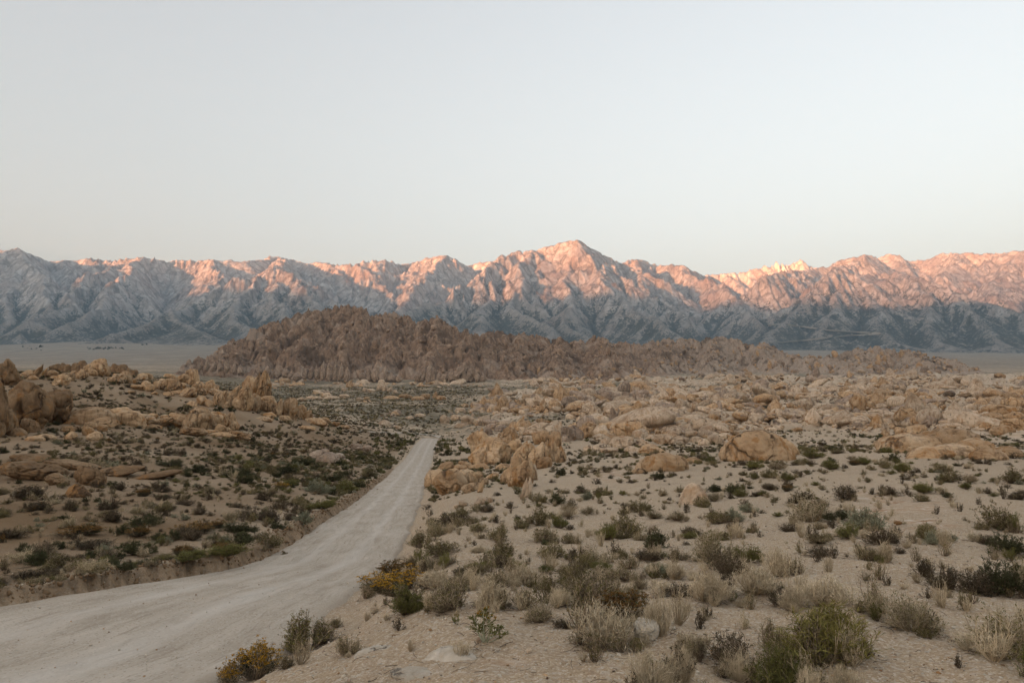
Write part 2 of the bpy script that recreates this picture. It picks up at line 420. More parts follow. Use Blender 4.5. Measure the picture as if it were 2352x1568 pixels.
outcrop('broad weathered ledge of low brown slabs on the left slope', [(60,1100,130,38,'block',-8),(126,1113,50,26,'round',-8),(191,1112,76,40,'round',-10),(150,1078,120,20,'block',-9),(250,1090,130,18,'dome',-11),(340,1098,120,12,'dome',-11),(60,1060,120,18,'dome',-6),(172,1142,60,30,'dome',-22),(20,1088,70,28,'block',0),(95,1094,60,26,'block',-4)], 2)
outcrop('crumbled grey brown rock above the left bank', [(750,1062,54,24,'dome',0),(725,1056,40,22,'block',-10),(772,1058,36,18,'block',14),(742,1044,26,14,'block',0),(790,1064,30,10,'dome',0),(815,1032,30,13,'block',0),(840,1036,28,14,'block',0)], 3)
outcrop('big orange outcrop with ribbed faces right of the road', [(1123,1066,96,62,'round',-4),(1110,1052,64,62,'round',28),(1168,1018,50,32,'round',0),(1150,1062,50,46,'round',4),(1200,1066,54,56,'fin',14),(1238,1064,46,50,'fin',10),(1264,1060,42,52,'fin',8),(1289,1062,25,38,'fin',4),(1273,1030,38,40,'block',2),(1241,1020,40,32,'round',-6),(1195,1118,66,62,'fin',12),(1221,1102,30,50,'fin',4),(1165,1110,40,44,'fin',18),(1250,1075,40,26,'block',6),(1188,1078,44,38,'fin',14),(1099,1066,32,18,'round',0),(1136,1066,26,16,'round',0),(1150,1060,20,20,'block',0),(1180,1040,40,30,'round',12),(1215,1052,40,36,'fin',12),(1275,1050,26,26,'block',0),(1100,1078,50,15,'dome',0),(1155,1076,36,12,'dome',0),(1200,1045,34,22,'round',0)], 0)
outcrop('low orange knuckles beside the road at the outcrop foot', [(1030,1133,66,52,'round',-4),(1074,1116,56,38,'round',6),(1050,1124,44,40,'round',0),(996,1114,46,34,'round',0),(1025,1081,40,20,'round',-8),(1056,1086,32,20,'block',0),(1044,1098,40,22,'block',-20),(1010,1098,36,20,'round',-14),(1092,1108,36,24,'round',10),(1068,1074,40,14,'block',-20)], 0)
outcrop('splintered pale pillar standing below the orange outcrop', [(1209,1143,18,46,'fin',10),(1217,1140,14,44,'fin',4),(1202,1146,13,34,'fin',16),(1219,1122,10,26,'fin',-4)], 1)
outcrop('thin leaning shards left of the splintered pillar', [(1079,1131,44,22,'fin',44),(1106,1131,18,32,'fin',24),(1097,1126,30,16,'fin',40),(1130,1100,36,12,'block',-18),(1112,1112,40,14,'fin',46)], 0)
outcrop('cracked pale rock lump low among roadside sage', [(1108,1158,30,16,'block',-14),(1122,1154,20,14,'block',10),(1096,1160,22,10,'block',-20),(1063,1162,24,12,'block',-20),(1050,1166,16,8,'block',0)], 1)
outcrop('smooth pale whaleback boulder behind the orange outcrop', [(1236,1006,78,36,'round',-3),(1214,1006,50,24,'round',-6),(1281,1000,24,26,'round',8),(1262,1000,36,28,'round',4),(1217,1010,60,10,'dome',0)], 1)
outcrop('pair of grey brown upright blocks right of the pale whaleback', [(1307,1012,34,34,'block',8),(1328,1010,28,26,'block',-4),(1318,998,24,22,'block',10),(1298,1014,26,16,'dome',0),(1340,1004,22,20,'block',0)], 3)
outcrop('small grey brown block perched left of the orange outcrop crest', [(1122,1000,18,18,'block',4),(1128,988,26,16,'round',0),(1150,990,36,14,'round',-14),(1110,1000,24,10,'dome',0)], 3)
outcrop('fan of tilted slabs behind the whaleback boulder', [(1195,982,20,26,'fin',34),(1206,984,22,24,'fin',-10),(1182,984,30,16,'round',14),(1216,988,24,20,'round',-6),(1170,990,30,10,'dome',0),(1232,984,30,9,'dome',0),(1200,990,30,10,'block',0)], 0)
outcrop('broad orange hump in the rock field right of the whaleback', [(1453,1004,80,36,'round',4),(1398,992,44,24,'block',-4),(1416,996,28,20,'block',20),(1344,1006,40,28,'round',0),(1384,1008,42,20,'round',-8),(1360,990,44,22,'block',0),(1480,1000,34,22,'round',8),(1410,1012,60,14,'dome',8),(1430,988,40,18,'round',0)], 0)
outcrop('rounded pale dome with smaller stones in front of the orange hump', [(1431,1028,58,26,'round',-2),(1383,1033,44,15,'dome',-2),(1352,1036,24,14,'round',0),(1384,1014,38,18,'round',-4),(1475,1026,34,18,'round',0),(1400,1040,44,12,'round',0),(1455,1036,44,12,'dome',0),(1395,1020,30,16,'dome',0)], 1)
outcrop('row of squat cream boulders left of the long dome', [(1529,1020,52,23,'round',-3),(1568,1020,44,19,'round',4),(1556,1002,24,20,'round',0),(1588,1004,34,16,'round',0),(1500,1014,30,16,'round',0),(1545,1004,26,14,'block',0),(1580,992,30,14,'block',0)], 1)
outcrop('two leaning grey brown pillars in the middle of the rock field', [(1411,974,22,40,'fin',-6),(1424,974,15,38,'fin',-10),(1402,974,16,14,'block',0),(1416,980,36,8,'dome',0)], 3)
outcrop('rounded cream boulders beside the long dome', [(1618,1022,26,15,'round',0),(1646,1020,36,24,'block',0),(1632,1016,26,12,'round',0),(1640,1002,40,12,'round',0),(1600,1016,24,14,'round',0),(1665,1008,30,14,'block',0),(1672,1022,36,10,'dome',0)], 1)
outcrop('long smooth ochre dome on the crest of the sandy rise', [(1752,1056,176,70,'dome',2),(1718,1054,110,58,'dome',-12),(1790,1046,100,46,'dome',8),(1753,1056,56,26,'dome',-6),(1725,1050,70,30,'dome',-24),(1690,1056,44,36,'dome',-10),(1700,1026,60,24,'round',-24)], 0)
outcrop('smooth tan slab below the left end of the long dome', [(1526,1080,100,40,'dome',-4),(1500,1040,64,20,'dome',8),(1556,1078,56,32,'dome',6),(1490,1078,56,26,'dome',-8),(1595,1062,44,12,'dome',0),(1470,1086,40,10,'dome',0)], 0)
outcrop('pale smooth boulder half sunk in the shrubby right slope', [(1594,1156,62,46,'dome',-4),(1614,1156,34,28,'dome',6),(1580,1158,36,20,'dome',-8)], 1)
outcrop('wide layered ochre dome near the right edge', [(2105,1040,140,46,'dome',-6),(2186,1032,150,48,'dome',4),(2206,1052,130,34,'dome',3),(2060,1024,90,24,'dome',-8),(2283,1056,90,28,'dome',6),(2150,1050,110,26,'dome',-4),(2250,1036,100,28,'dome',8),(2120,1048,50,24,'round',0),(2320,1048,80,22,'dome',5)], 0)
outcrop('small rounded boulders behind the layered ochre dome', [(2070,1000,24,20,'round',0),(2103,999,38,22,'round',0),(2082,998,24,16,'round',0),(2118,992,26,18,'block',0),(2036,1004,20,16,'round',0),(2130,1000,30,12,'dome',0)], 0)
outcrop('huge jointed boulders at the right frame edge', [(2312,966,80,40,'round',-6),(2345,950,60,40,'block',8),(2290,976,52,30,'block',0),(2350,990,70,30,'round',0),(2272,990,50,22,'round',10),(2310,994,56,18,'dome',0),(2338,975,40,30,'round',0),(2255,978,40,22,'block',-8),(2300,930,60,22,'round',8),(2335,925,50,26,'block',0)], 0)
outcrop('stacked blocky boulders above the shrubs on the right', [(1976,938,38,36,'round',-6),(2019,930,34,34,'block',4),(2000,940,28,22,'block',0),(2062,932,62,18,'round',4),(2045,922,36,14,'round',0),(2035,906,36,18,'block',0),(1945,908,26,22,'block',0),(2090,924,44,18,'round',-6),(2115,916,50,16,'round',4),(2030,940,40,9,'block',0),(1990,944,40,8,'block',0),(2080,940,50,10,'dome',0)], 0)
outcrop('leaning spire and split blocks at the left of the middle ridge', [(1293,934,38,56,'fin',-16),(1280,930,26,40,'fin',-8),(1250,944,32,30,'fin',14),(1272,940,24,24,'block',4),(1240,946,30,14,'block',-12),(1310,930,36,22,'block',0),(1262,946,24,10,'round',0),(1300,946,40,9,'dome',0),(1290,912,30,24,'block',10)], 0)
outcrop('tall grey brown boulders along the middle ridge', [(1391,924,40,26,'block',0),(1434,906,30,32,'round',4),(1441,924,24,26,'round',0),(1470,922,52,28,'round',0),(1353,904,34,24,'round',-10),(1395,906,36,18,'round',0),(1413,922,26,22,'block',10),(1458,918,18,24,'fin',4),(1372,912,26,16,'block',0),(1425,930,30,12,'fin',-30),(1345,926,22,18,'block',14),(1320,930,22,14,'round',0),(1346,934,24,9,'round',0),(1490,926,30,14,'block',0)], 3)
outcrop('tilted slabs and rounded heads right of the middle ridge', [(1510,928,34,22,'block',-22),(1485,942,44,18,'block',-24),(1520,940,30,24,'block',10),(1540,938,36,16,'block',0),(1562,938,24,24,'block',0),(1578,940,28,22,'round',0),(1598,942,22,20,'block',10),(1620,936,30,18,'round',-10),(1466,950,60,14,'dome',-16),(1500,964,60,22,'block',-12),(1535,968,44,26,'block',0),(1570,960,44,20,'round',6),(1605,962,60,18,'dome',-8),(1645,958,44,14,'dome',0)], 1)
outcrop('bristling upright slabs at the near edge of the meadow', [(1110,930,18,22,'fin',10),(1122,934,22,22,'fin',14),(1136,936,22,28,'fin',10),(1154,940,26,32,'block',6),(1170,940,20,24,'fin',16),(1186,938,22,22,'block',6),(1200,938,26,14,'fin',34),(1092,936,26,12,'block',0),(1216,936,20,14,'block',0),(1146,946,20,10,'round',0),(1180,946,34,10,'block',0),(1065,936,22,10,'round',0)], 0)
outcrop('low pale spine of rock on the far meadow', [(872,896,16,14,'fin',8),(884,898,18,22,'fin',6),(896,900,18,14,'fin',16),(850,900,26,8,'block',0),(910,904,22,8,'fin',30),(838,900,12,10,'block',0),(790,898,12,8,'block',0)], 1)
outcrop('isolated tan hump with upright plates in the meadow', [(975,916,26,12,'block',10),(960,918,30,9,'dome',0),(1000,914,14,16,'fin',8),(1012,918,24,10,'round',0),(930,914,34,9,'round',0),(900,916,40,8,'dome',0)], 0)
outcrop('flat pale ledges beside the fin rock in the meadow', [(720,918,40,9,'block',0),(760,917,40,9,'dome',0),(790,914,24,10,'block',0),(825,920,14,8,'block',0),(690,920,30,8,'dome',0)], 1)
outcrop('lone low pale knolls where the meadow meets the road crest', [(965,958,26,9,'block',8),(940,962,22,8,'dome',0),(1022,972,22,20,'block',0),(1048,966,30,14,'round',0),(1078,972,36,18,'block',-10),(1100,976,26,12,'block',-16),(1060,980,36,9,'dome',0),(880,976,30,12,'dome',0),(910,984,20,8,'dome',0)], 1)

outcrop('cluster of pale towers at the middle of the hill foot', [(985,872,16,44,'fin',2),(996,874,18,34,'fin',-4),(972,872,16,30,'fin',6),(1008,874,14,24,'fin',0),(960,874,18,20,'block',0),(1020,874,20,16,'block',4)], 3, dist=955, mound=False)
outcrop('broad pale buttress low on the hill front', [(1058,872,46,44,'fin',14),(1082,872,24,36,'fin',-4),(1096,874,16,26,'fin',-8),(1040,874,24,28,'fin',10),(1068,874,20,20,'block',0),(1110,874,18,16,'fin',0)], 3, dist=950, mound=False)
outcrop('pale fluted slab at the left part of the hill foot', [(880,874,30,34,'fin',6),(862,872,22,42,'fin',2),(846,872,18,30,'fin',-4),(900,875,22,22,'fin',10),(832,874,18,20,'block',0),(916,876,16,16,'fin',0)], 3, dist=965, mound=False)
outcrop('row of tall columns under the left shoulder of the hill', [(770,868,14,44,'fin',0),(782,870,16,38,'fin',4),(756,868,16,36,'fin',-3),(742,868,14,40,'fin',2),(728,866,14,30,'fin',0),(714,866,16,26,'fin',4),(796,872,16,30,'fin',0),(700,866,14,22,'block',0)], 3, dist=970, mound=False)
outcrop('stubby pale knobs where the left hill foot meets the meadow', [(640,862,20,26,'round',0),(628,864,16,18,'fin',6),(655,866,20,20,'block',0),(668,868,18,18,'fin',0),(612,860,18,22,'fin',-6),(680,872,24,16,'round',0),(596,858,16,20,'fin',0)], 3, dist=985, mound=False)
outcrop('jagged pillars along the left tail of the hill', [(520,852,14,26,'fin',4),(505,850,14,22,'fin',-4),(490,850,14,20,'fin',0),(474,848,14,24,'fin',6),(458,848,14,18,'fin',0),(536,856,16,24,'fin',0),(552,858,16,22,'fin',6),(440,850,14,14,'block',0)], 3, dist=985, mound=False)
# resolve the outcrops to places on the ground, and swell the ground under them
for oc in OUT:
    r = np.array([q[:4] for q in oc['rocks']], float)
    if oc['dist']:
        Y = np.full(len(r), float(oc['dist'])); a, s = ray(r[:, 0], r[:, 1]); P = np.stack([a * Y, Y, s * Y], -1)
    else:
        P = on_ground(r[:, 0], np.minimum(r[:, 1], 1560))
        med = np.nanmedian(P[:, 1])
        bad = np.isnan(P[:, 1]) | (P[:, 1] > 2.2 * med) | (P[:, 1] < 0.4 * med)
        if bad.any():
            a, s = ray(r[bad, 0], r[bad, 1]); P[bad] = np.stack([a * med, np.full(bad.sum(), med), s * med], -1)
    oc['P'] = P
# no swell for the sketch above moves what is already placed: heights are refined against the final ground when the rocks are set

# ---------------------------------------------------------------- materials of the setting
def mat_ground():
    t = NT('ground_sand')
    P = t.n('ShaderNodeNewGeometry').outputs['Position']
    big = t.noise(P, 0.035, 5, 0.6)
    med = t.noise(P, 0.5, 5, 0.65)
    fine = t.noise(P, 9.0, 4, 0.7)
    col = t.ramp(big, [(0.3, (0.40, 0.272, 0.152)), (0.55, (0.52, 0.375, 0.228)), (0.75, (0.59, 0.45, 0.30))])
    col = t.mix(col, (0.30, 0.205, 0.125), t.ss(med, 0.50, 0.68, 0, 0.65))
    col = t.mix(col, (0.62, 0.53, 0.43), t.ss(fine, 0.5, 0.8, 0, 0.35))
    # grit: single grains of several sizes and colours
    g1 = t.n('ShaderNodeTexVoronoi'); t.put(g1.inputs['Vector'], P); g1.inputs['Scale'].default_value = 55
    g2 = t.n('ShaderNodeTexVoronoi'); t.put(g2.inputs['Vector'], P); g2.inputs['Scale'].default_value = 24
    sep = t.n('ShaderNodeSeparateColor'); t.put(sep.inputs[0], g1.outputs['Color'])
    sep2 = t.n('ShaderNodeSeparateColor'); t.put(sep2.inputs[0], g2.outputs['Color'])
    col = t.mix(col, t.ramp(sep.outputs[0], [(0.0, (0.22, 0.15, 0.10)), (0.45, (0.44, 0.34, 0.24)), (0.8, (0.50, 0.41, 0.31)), (1.0, (0.75, 0.68, 0.58))]), 0.55)
    col = t.mix(col, t.ramp(sep2.outputs[1], [(0.0, (0.30, 0.21, 0.14)), (1.0, (0.62, 0.54, 0.44))]), t.ss(sep2.outputs[0], 0.72, 0.8, 0, 0.6))
    # scrub that is too far to build one by one, and browner soil on the left slope
    br = t.attr('brown')
    col = t.mix(col, t.mix((0.225, 0.142, 0.072), (0.14, 0.085, 0.043), med), t.math('MULTIPLY', br, 0.92))
    bd = t.attr('bedrock')
    bcol = t.ramp(t.noise(t.scale(P, (1, 0.6, 1.6)), 0.10, 7, 0.68, 0.4), [(0.3, (0.38, 0.265, 0.17)), (0.5, (0.55, 0.42, 0.295)), (0.7, (0.67, 0.55, 0.415))])
    bcol = t.mix(bcol, (0.20, 0.14, 0.095), t.ss(t.noise(P, 0.35, 6, 0.7), 0.54, 0.7, 0, 0.75))
    col = t.mix(col, bcol, t.ss(bd, 0.15, 0.6))
    sc = t.attr('scrub')
    d1 = t.vor(P, 0.42); d2 = t.vor(P, 0.15)
    dots = t.math('MAXIMUM', t.ss(t.math('SUBTRACT', t.math('MULTIPLY', sc, 0.85), d1), -0.12, 0.12), t.math('MULTIPLY', t.ss(t.math('SUBTRACT', t.math('MULTIPLY', sc, 0.7), d2), -0.12, 0.1), 0.6))
    scol = t.ramp(t.noise(P, 0.11, 3), [(0.35, (0.13, 0.108, 0.07)), (0.6, (0.25, 0.205, 0.14))])
    col = t.mix(col, scol, t.math('MULTIPLY', dots, t.ss(sc, 0.02, 0.3)))
    far = t.attr('far')
    fcol = t.ramp(t.noise(t.scale(P, (1.0, 0.35, 1.0)), 0.012, 6, 0.65), [(0.3, (0.22, 0.178, 0.135)), (0.55, (0.30, 0.25, 0.19)), (0.75, (0.41, 0.35, 0.28))])
    fcol = t.mix(fcol, (0.12, 0.115, 0.095), t.ss(t.vor(P, 0.09), 0.42, 0.2, 0, 0.6))
    col = t.mix(col, fcol, far)
    rst = t.attr('rust')
    col = t.mix(col, t.ramp(t.noise(P, 1.3, 6, 0.7, 1.5), [(0.35, (0.30, 0.15, 0.07)), (0.5, (0.5, 0.35, 0.23)), (0.62, (0.66, 0.57, 0.48))]), t.math('MULTIPLY', rst, t.ss(t.noise(t.scale(P, (0.6, 2.2, 1)), 0.7, 5, 0.6), 0.42, 0.62)))
    bk = t.attr('bank')
    col = t.mix(col, t.mix((0.27, 0.18, 0.105), (0.13, 0.085, 0.05), t.ss(t.noise(P, 2.4, 6, 0.75), 0.4, 0.62)), bk)
    h = t.math('ADD', t.math('MULTIPLY', fine, 0.5), t.math('MULTIPLY', g1.outputs['Distance'], -0.5))
    nb = t.bump(h, 0.02, 0.7)
    nb = t.bump(t.noise(P, 1.6, 5, 0.7), 0.12, 0.5, nb)
    return t.out(col, nb)

def mat_road():
    t = NT('road_dirt')
    P = t.n('ShaderNodeNewGeometry').outputs['Position']
    u = t.attr('lane'); v = t.attr('along')
    cmb = t.n('ShaderNodeCombineXYZ'); t.put(cmb.inputs[0], t.math('MULTIPLY', u, 9.0)); t.put(cmb.inputs[1], t.math('MULTIPLY', v, 0.22))
    streak = t.noise(cmb.outputs[0], 1.6, 5, 0.6, 0.4)
    cmb2 = t.n('ShaderNodeCombineXYZ'); t.put(cmb2.inputs[0], t.math('MULTIPLY', u, 30.0)); t.put(cmb2.inputs[1], t.math('MULTIPLY', v, 0.5))
    streak2 = t.noise(cmb2.outputs[0], 1.5, 4, 0.6, 0.3)
    med = t.noise(P, 0.45, 5, 0.6)
    fine = t.noise(P, 7.0, 5, 0.75)
    col = t.ramp(t.math('ADD', t.math('MULTIPLY', streak, 0.6), t.math('MULTIPLY', med, 0.4)), [(0.3, (0.37, 0.305, 0.235)), (0.5, (0.48, 0.41, 0.33)), (0.68, (0.58, 0.505, 0.42))])
    col = t.mix(col, (0.31, 0.25, 0.19), t.ss(streak2, 0.52, 0.70, 0, 0.6))
    blot = t.noise(t.scale(P, (1.0, 0.35, 1.0)), 0.9, 6, 0.72)
    col = t.mix(col, (0.33, 0.27, 0.205), t.ss(blot, 0.54, 0.68, 0, 0.55))
    col = t.mix(col, (0.32, 0.255, 0.19), t.ss(fine, 0.55, 0.78, 0, 0.5))
    g = t.n('ShaderNodeTexVoronoi'); t.put(g.inputs['Vector'], P); g.inputs['Scale'].default_value = 38
    sep = t.n('ShaderNodeSeparateColor'); t.put(sep.inputs[0], g.outputs['Color'])
    col = t.mix(col, (0.62, 0.57, 0.50), t.ss(sep.outputs[0], 0.90, 0.95, 0, 0.4))
    col = t.mix(col, (0.24, 0.18, 0.13), t.ss(sep.outputs[1], 0.9, 0.95, 0, 0.45))
    trk = t.math('ADD', t.ss(t.math('ABSOLUTE', t.math('SUBTRACT', u, 0.33)), 0.09, 0.0), t.ss(t.math('ABSOLUTE', t.math('SUBTRACT', u, 0.66)), 0.10, 0.0))
    col = t.mix(col, (0.63, 0.57, 0.50), t.math('MULTIPLY', t.math('MULTIPLY', trk, streak), 0.8))
    ed = t.ss(t.math('ABSOLUTE', t.math('SUBTRACT', u, 0.5)), 0.40, 0.5)
    col = t.mix(col, (0.42, 0.335, 0.25), t.math('MULTIPLY', ed, 0.7))
    nb = t.bump(t.math('ADD', t.math('MULTIPLY', fine, 0.5), t.math('MULTIPLY', streak2, 0.6)), 0.03, 0.7)
    nb = t.bump(streak, 0.10, 0.45, nb)
    return t.out(col, nb)

def mat_mountain():
    t = NT('mountain_granite')
    P = t.n('ShaderNodeNewGeometry').outputs['Position']
    steepv = t.scale(P, (1.0, 1.0, 0.16))
    b1 = t.noise(P, 0.0016, 7, 0.62)
    b2 = t.noise(steepv, 0.012, 8, 0.72, 0.3)
    col = t.ramp(b2, [(0.3, (0.22, 0.185, 0.165)), (0.48, (0.48, 0.435, 0.395)), (0.60, (0.70, 0.655, 0.61))])
    col = t.mix(col, (0.34, 0.24, 0.20), t.ss(b1, 0.5, 0.66, 0, 0.5))
    wn_ = t.n('ShaderNodeTexNoise'); t.put(wn_.inputs['Vector'], P); wn_.inputs['Scale'].default_value = 0.004; wn_.inputs['Detail'].default_value = 6
    wv_ = t.n('ShaderNodeVectorMath', operation='MULTIPLY_ADD'); t.put(wv_.inputs[0], wn_.outputs['Color']); wv_.inputs[1].default_value = (240, 240, 240); t.put(wv_.inputs[2], steepv)
    chute = t.vor(wv_.outputs[0], 0.0055, 'DISTANCE_TO_EDGE')
    col = t.mix(col, (0.15, 0.13, 0.115), t.ss(chute, 0.09, 0.0, 0, 0.7))
    tal = t.attr('talus')
    col = t.mix(col, t.mix((0.40, 0.375, 0.345), (0.33, 0.30, 0.27), t.noise(P, 0.02, 4)), t.math('MULTIPLY', tal, 0.8))
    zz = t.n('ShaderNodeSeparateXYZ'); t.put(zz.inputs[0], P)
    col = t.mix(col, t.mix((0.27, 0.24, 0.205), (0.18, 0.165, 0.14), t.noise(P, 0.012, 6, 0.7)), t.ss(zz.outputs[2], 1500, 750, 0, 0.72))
    fo = t.attr('forest')
    d = t.vor(P, 0.046); d3 = t.vor(P, 0.022)
    rag = t.noise(P, 0.009, 7, 0.75)
    dens = t.math('ADD', fo, t.math('MULTIPLY', t.math('SUBTRACT', rag, 0.5), 1.3))
    dots = t.ss(t.math('SUBTRACT', t.math('MULTIPLY', dens, 0.95), d), -0.10, 0.14)
    dots = t.math('MAXIMUM', dots, t.math('MULTIPLY', t.ss(t.math('SUBTRACT', t.math('MULTIPLY', dens, 0.8), d3), -0.1, 0.14), 0.8))
    col = t.mix(col, t.ramp(t.noise(P, 0.01, 3), [(0.3, (0.04, 0.05, 0.042)), (0.7, (0.085, 0.085, 0.06))]), t.math('MULTIPLY', dots, 0.92))
    nb = t.bump(b2, 55, 0.8)
    nb = t.bump(t.noise(steepv, 0.045, 5, 0.7), 12, 0.8, nb)
    return t.out(col, nb)

def mat_hill():
    t = NT('hill_rock')
    P = t.n('ShaderNodeNewGeometry').outputs['Position']
    b1 = t.noise(P, 0.02, 5, 0.6); b2 = t.noise(t.scale(P, (1, 1, 0.4)), 0.25, 6, 0.7)
    pale = t.attr('pale')
    vz = t.noise(P, 0.028, 5, 0.6, 0.5)
    col = t.ramp(b2, [(0.3, (0.15, 0.095, 0.06)), (0.5, (0.29, 0.195, 0.132)), (0.7, (0.44, 0.32, 0.23))])
    col = t.mix(col, (0.12, 0.078, 0.056), t.ss(b1, 0.5, 0.65, 0, 0.5))
    col = t.mix(col, t.ramp(b2, [(0.3, (0.30, 0.225, 0.165)), (0.6, (0.46, 0.365, 0.285))]), pale)
    col = t.mix(col, (0.10, 0.07, 0.05), t.ss(vz, 0.52, 0.64, 0, 0.7))
    col = t.mix(col, (0.46, 0.365, 0.285), t.ss(vz, 0.44, 0.34, 0, 0.55))
    nb = t.bump(b2, 2.5, 0.9)
    return t.out(col, nb)

def mat_rock(name, c0, c1, c2, stain, varnish, rust, speck=0.55, fs=0.30, zone=False):
    bs = 0.30 / fs
    t = NT(name)
    tc = t.n('ShaderNodeTexCoord'); P = t.n('ShaderNodeNewGeometry').outputs['Position']
    O = t.scale(P, (fs, fs, fs * 0.9))
    rnd = t.n('ShaderNodeObjectInfo').outputs['Random']
    off = t.n('ShaderNodeVectorMath', operation='ADD'); t.put(off.inputs[0], O)
    cb = t.n('ShaderNodeCombineXYZ'); t.put(cb.inputs[0], t.math('MULTIPLY', rnd, 37.0)); t.put(cb.inputs[1], t.math('MULTIPLY', rnd, 91.0)); t.put(off.inputs[1], cb.outputs[0])
    O2 = off.outputs[0]
    b = t.noise(O2, 1.3, 7, 0.65, 0.5); f = t.noise(O2, 9.0, 6, 0.72)
    st = t.noise(t.scale(O2, (3.2, 3.2, 0.7)), 1.3, 6, 0.68, 0.6)
    col = t.ramp(b, [(0.3, c0), (0.5, c1), (0.72, c2)])
    col = t.mix(col, stain, t.ss(st, 0.50, 0.64, 0, varnish))
    col = t.mix(col, (0.36, 0.175, 0.06), t.ss(t.noise(O2, 1.6, 6, 0.7, 1.2), 0.52, 0.64, 0, rust))
    col = t.mix(col, (0.07, 0.05, 0.04), t.ss(f, 0.54, 0.70, 0, speck))
    if zone:
        vz = t.noise(P, 0.028, 5, 0.6, 0.5)
        col = t.mix(col, (0.10, 0.07, 0.05), t.ss(vz, 0.52, 0.64, 0, 0.7))
        col = t.mix(col, (0.46, 0.365, 0.285), t.ss(vz, 0.44, 0.34, 0, 0.5))
    v = t.math('ADD', 0.82, t.math('MULTIPLY', rnd, 0.36))
    hsn = t.n('ShaderNodeHueSaturation'); t.put(hsn.inputs['Color'], col); t.put(hsn.inputs['Value'], v)
    nb = t.bump(f, 0.10 * bs, 0.9)
    nb = t.bump(t.noise(O2, 3.2, 6, 0.68, 0.8), 0.17 * bs, 0.8, nb)
    wob = t.n('ShaderNodeTexNoise'); t.put(wob.inputs['Vector'], O2); wob.inputs['Scale'].default_value = 1.6; wob.inputs['Detail'].default_value = 5
    wv = t.n('ShaderNodeVectorMath', operation='MULTIPLY_ADD'); t.put(wv.inputs[0], wob.outputs['Color']); wv.inputs[1].default_value = (1.1, 1.1, 1.1); t.put(wv.inputs[2], O2)
    crk0 = t.vor(wv.outputs[0], 0.62, 'DISTANCE_TO_EDGE')
    crk = t.math('ADD', crk0, t.ss(t.noise(O2, 1.1, 2), 0.42, 0.58, 0, 0.06))
    nb = t.bump(t.ss(crk, 0.0, 0.035), 0.22 * bs, 0.9, nb)
    col2 = t.mix(hsn.outputs[0], (0.07, 0.048, 0.035), t.ss(crk, 0.022, 0.0, 0, 0.75))
    return t.out(col2, nb)
M_GROUND, M_ROAD, M_MOUNT, M_HILL = mat_ground(), mat_road(), mat_mountain(), mat_hill()
M_ROCK = [mat_rock('rock_tan', (0.34, 0.205, 0.11), (0.50, 0.335, 0.195), (0.63, 0.475, 0.325), (0.15, 0.09, 0.05), 0.7, 0.8),
          mat_rock('rock_cream', (0.40, 0.28, 0.185), (0.56, 0.425, 0.30), (0.68, 0.55, 0.415), (0.22, 0.145, 0.09), 0.65, 0.5),
          mat_rock('rock_brown', (0.155, 0.095, 0.052), (0.25, 0.16, 0.09), (0.37, 0.265, 0.165), (0.10, 0.06, 0.035), 0.6, 0.6),
          mat_rock('rock_greybrown', (0.23, 0.165, 0.12), (0.37, 0.28, 0.21), (0.52, 0.415, 0.325), (0.12, 0.085, 0.065), 0.6, 0.35)]
M_ROCK_HILL = mat_rock('rock_hill', (0.21, 0.137, 0.09), (0.36, 0.25, 0.172), (0.50, 0.37, 0.27), (0.12, 0.085, 0.065), 0.5, 0.15, 0.55, 0.13, True)

# ---------------------------------------------------------------- ground sheet
def build_ground():
    Y = np.concatenate([[-30000., -3000., -300., -40., -6., 0.2], np.geomspace(1.0, 8600, 470)])
    A = np.concatenate([np.linspace(-1.12, -0.74, 16)[:-1], np.linspace(-0.74, 0.74, 760), np.linspace(0.74, 1.12, 16)[1:]])
    ext = np.array([15., 150., 1500., 26000.])
    Yc = np.maximum(Y, 1.0)
    X = A[None, :] * Yc[:, None]
    X = np.concatenate([X[:, :1] - ext[::-1][None], X, X[:, -1:] + ext[None]], 1)
    YY = np.repeat(Y[:, None], X.shape[1], 1)
    Z = ground_z(X, np.maximum(YY, 1.0))
    Z[:, :4] = Z[:, 4:5]; Z[:, -4:] = Z[:, -5:-4]
    # attributes
    px, py = project(X, np.maximum(YY, 2.0), Z)
    far = sstep(900, 1700, YY)
    reg = sstep(0.30, 0.62, fbm2(X / 60, YY / 90, 3, 50) * 0.5 + 0.5)
    scrub = sstep(180, 420, YY) * (0.55 + 0.45 * reg) * (1 - far)
    L, Rr = road_l(np.clip(YY, 1, ROAD_END)), road_r(np.clip(YY, 1, ROAD_END))
    bl = L - X
    bedrock = rocky(X, np.maximum(YY, 1.0))
    scrub = scrub * (1 - 0.85 * bedrock)
    brown = sstep(-0.5, 4.0, bl) * sstep(0, 1, YY) * sstep(330, 160, YY) * (0.7 + 0.3 * fbm2(X / 12, YY / 12, 3, 55))
    bank = np.exp(-((bl - 0.15) / 0.40) ** 2) * (YY < 90) * (YY > 0) * 0.8
    rust = np.zeros_like(X)
    for (cx, cy, rx, ry) in [(2070, 1168, 120, 26), (2010, 1140, 60, 14), (2080, 1200, 120, 20), (1150, 1520, 60, 16), (1000, 1535, 70, 20), (1500, 1068, 70, 18), (1420, 1090, 60, 16)]:
        rust = np.maximum(rust, np.exp(-(((px - cx) / rx) ** 2 + ((py - cy) / ry) ** 2) ** 2))
    rust *= (YY > 2) & (YY < 200)
    V = np.stack([X, YY, Z], -1).reshape(-1, 3)
    me = mesh_of('ground', V, [grid_faces(*X.shape)], M_GROUND, True, dict(scrub=scrub, far=far, bank=bank, rust=rust, brown=np.clip(brown, 0, 1), bedrock=bedrock))
    link('ground', me, kind='structure')
build_ground()

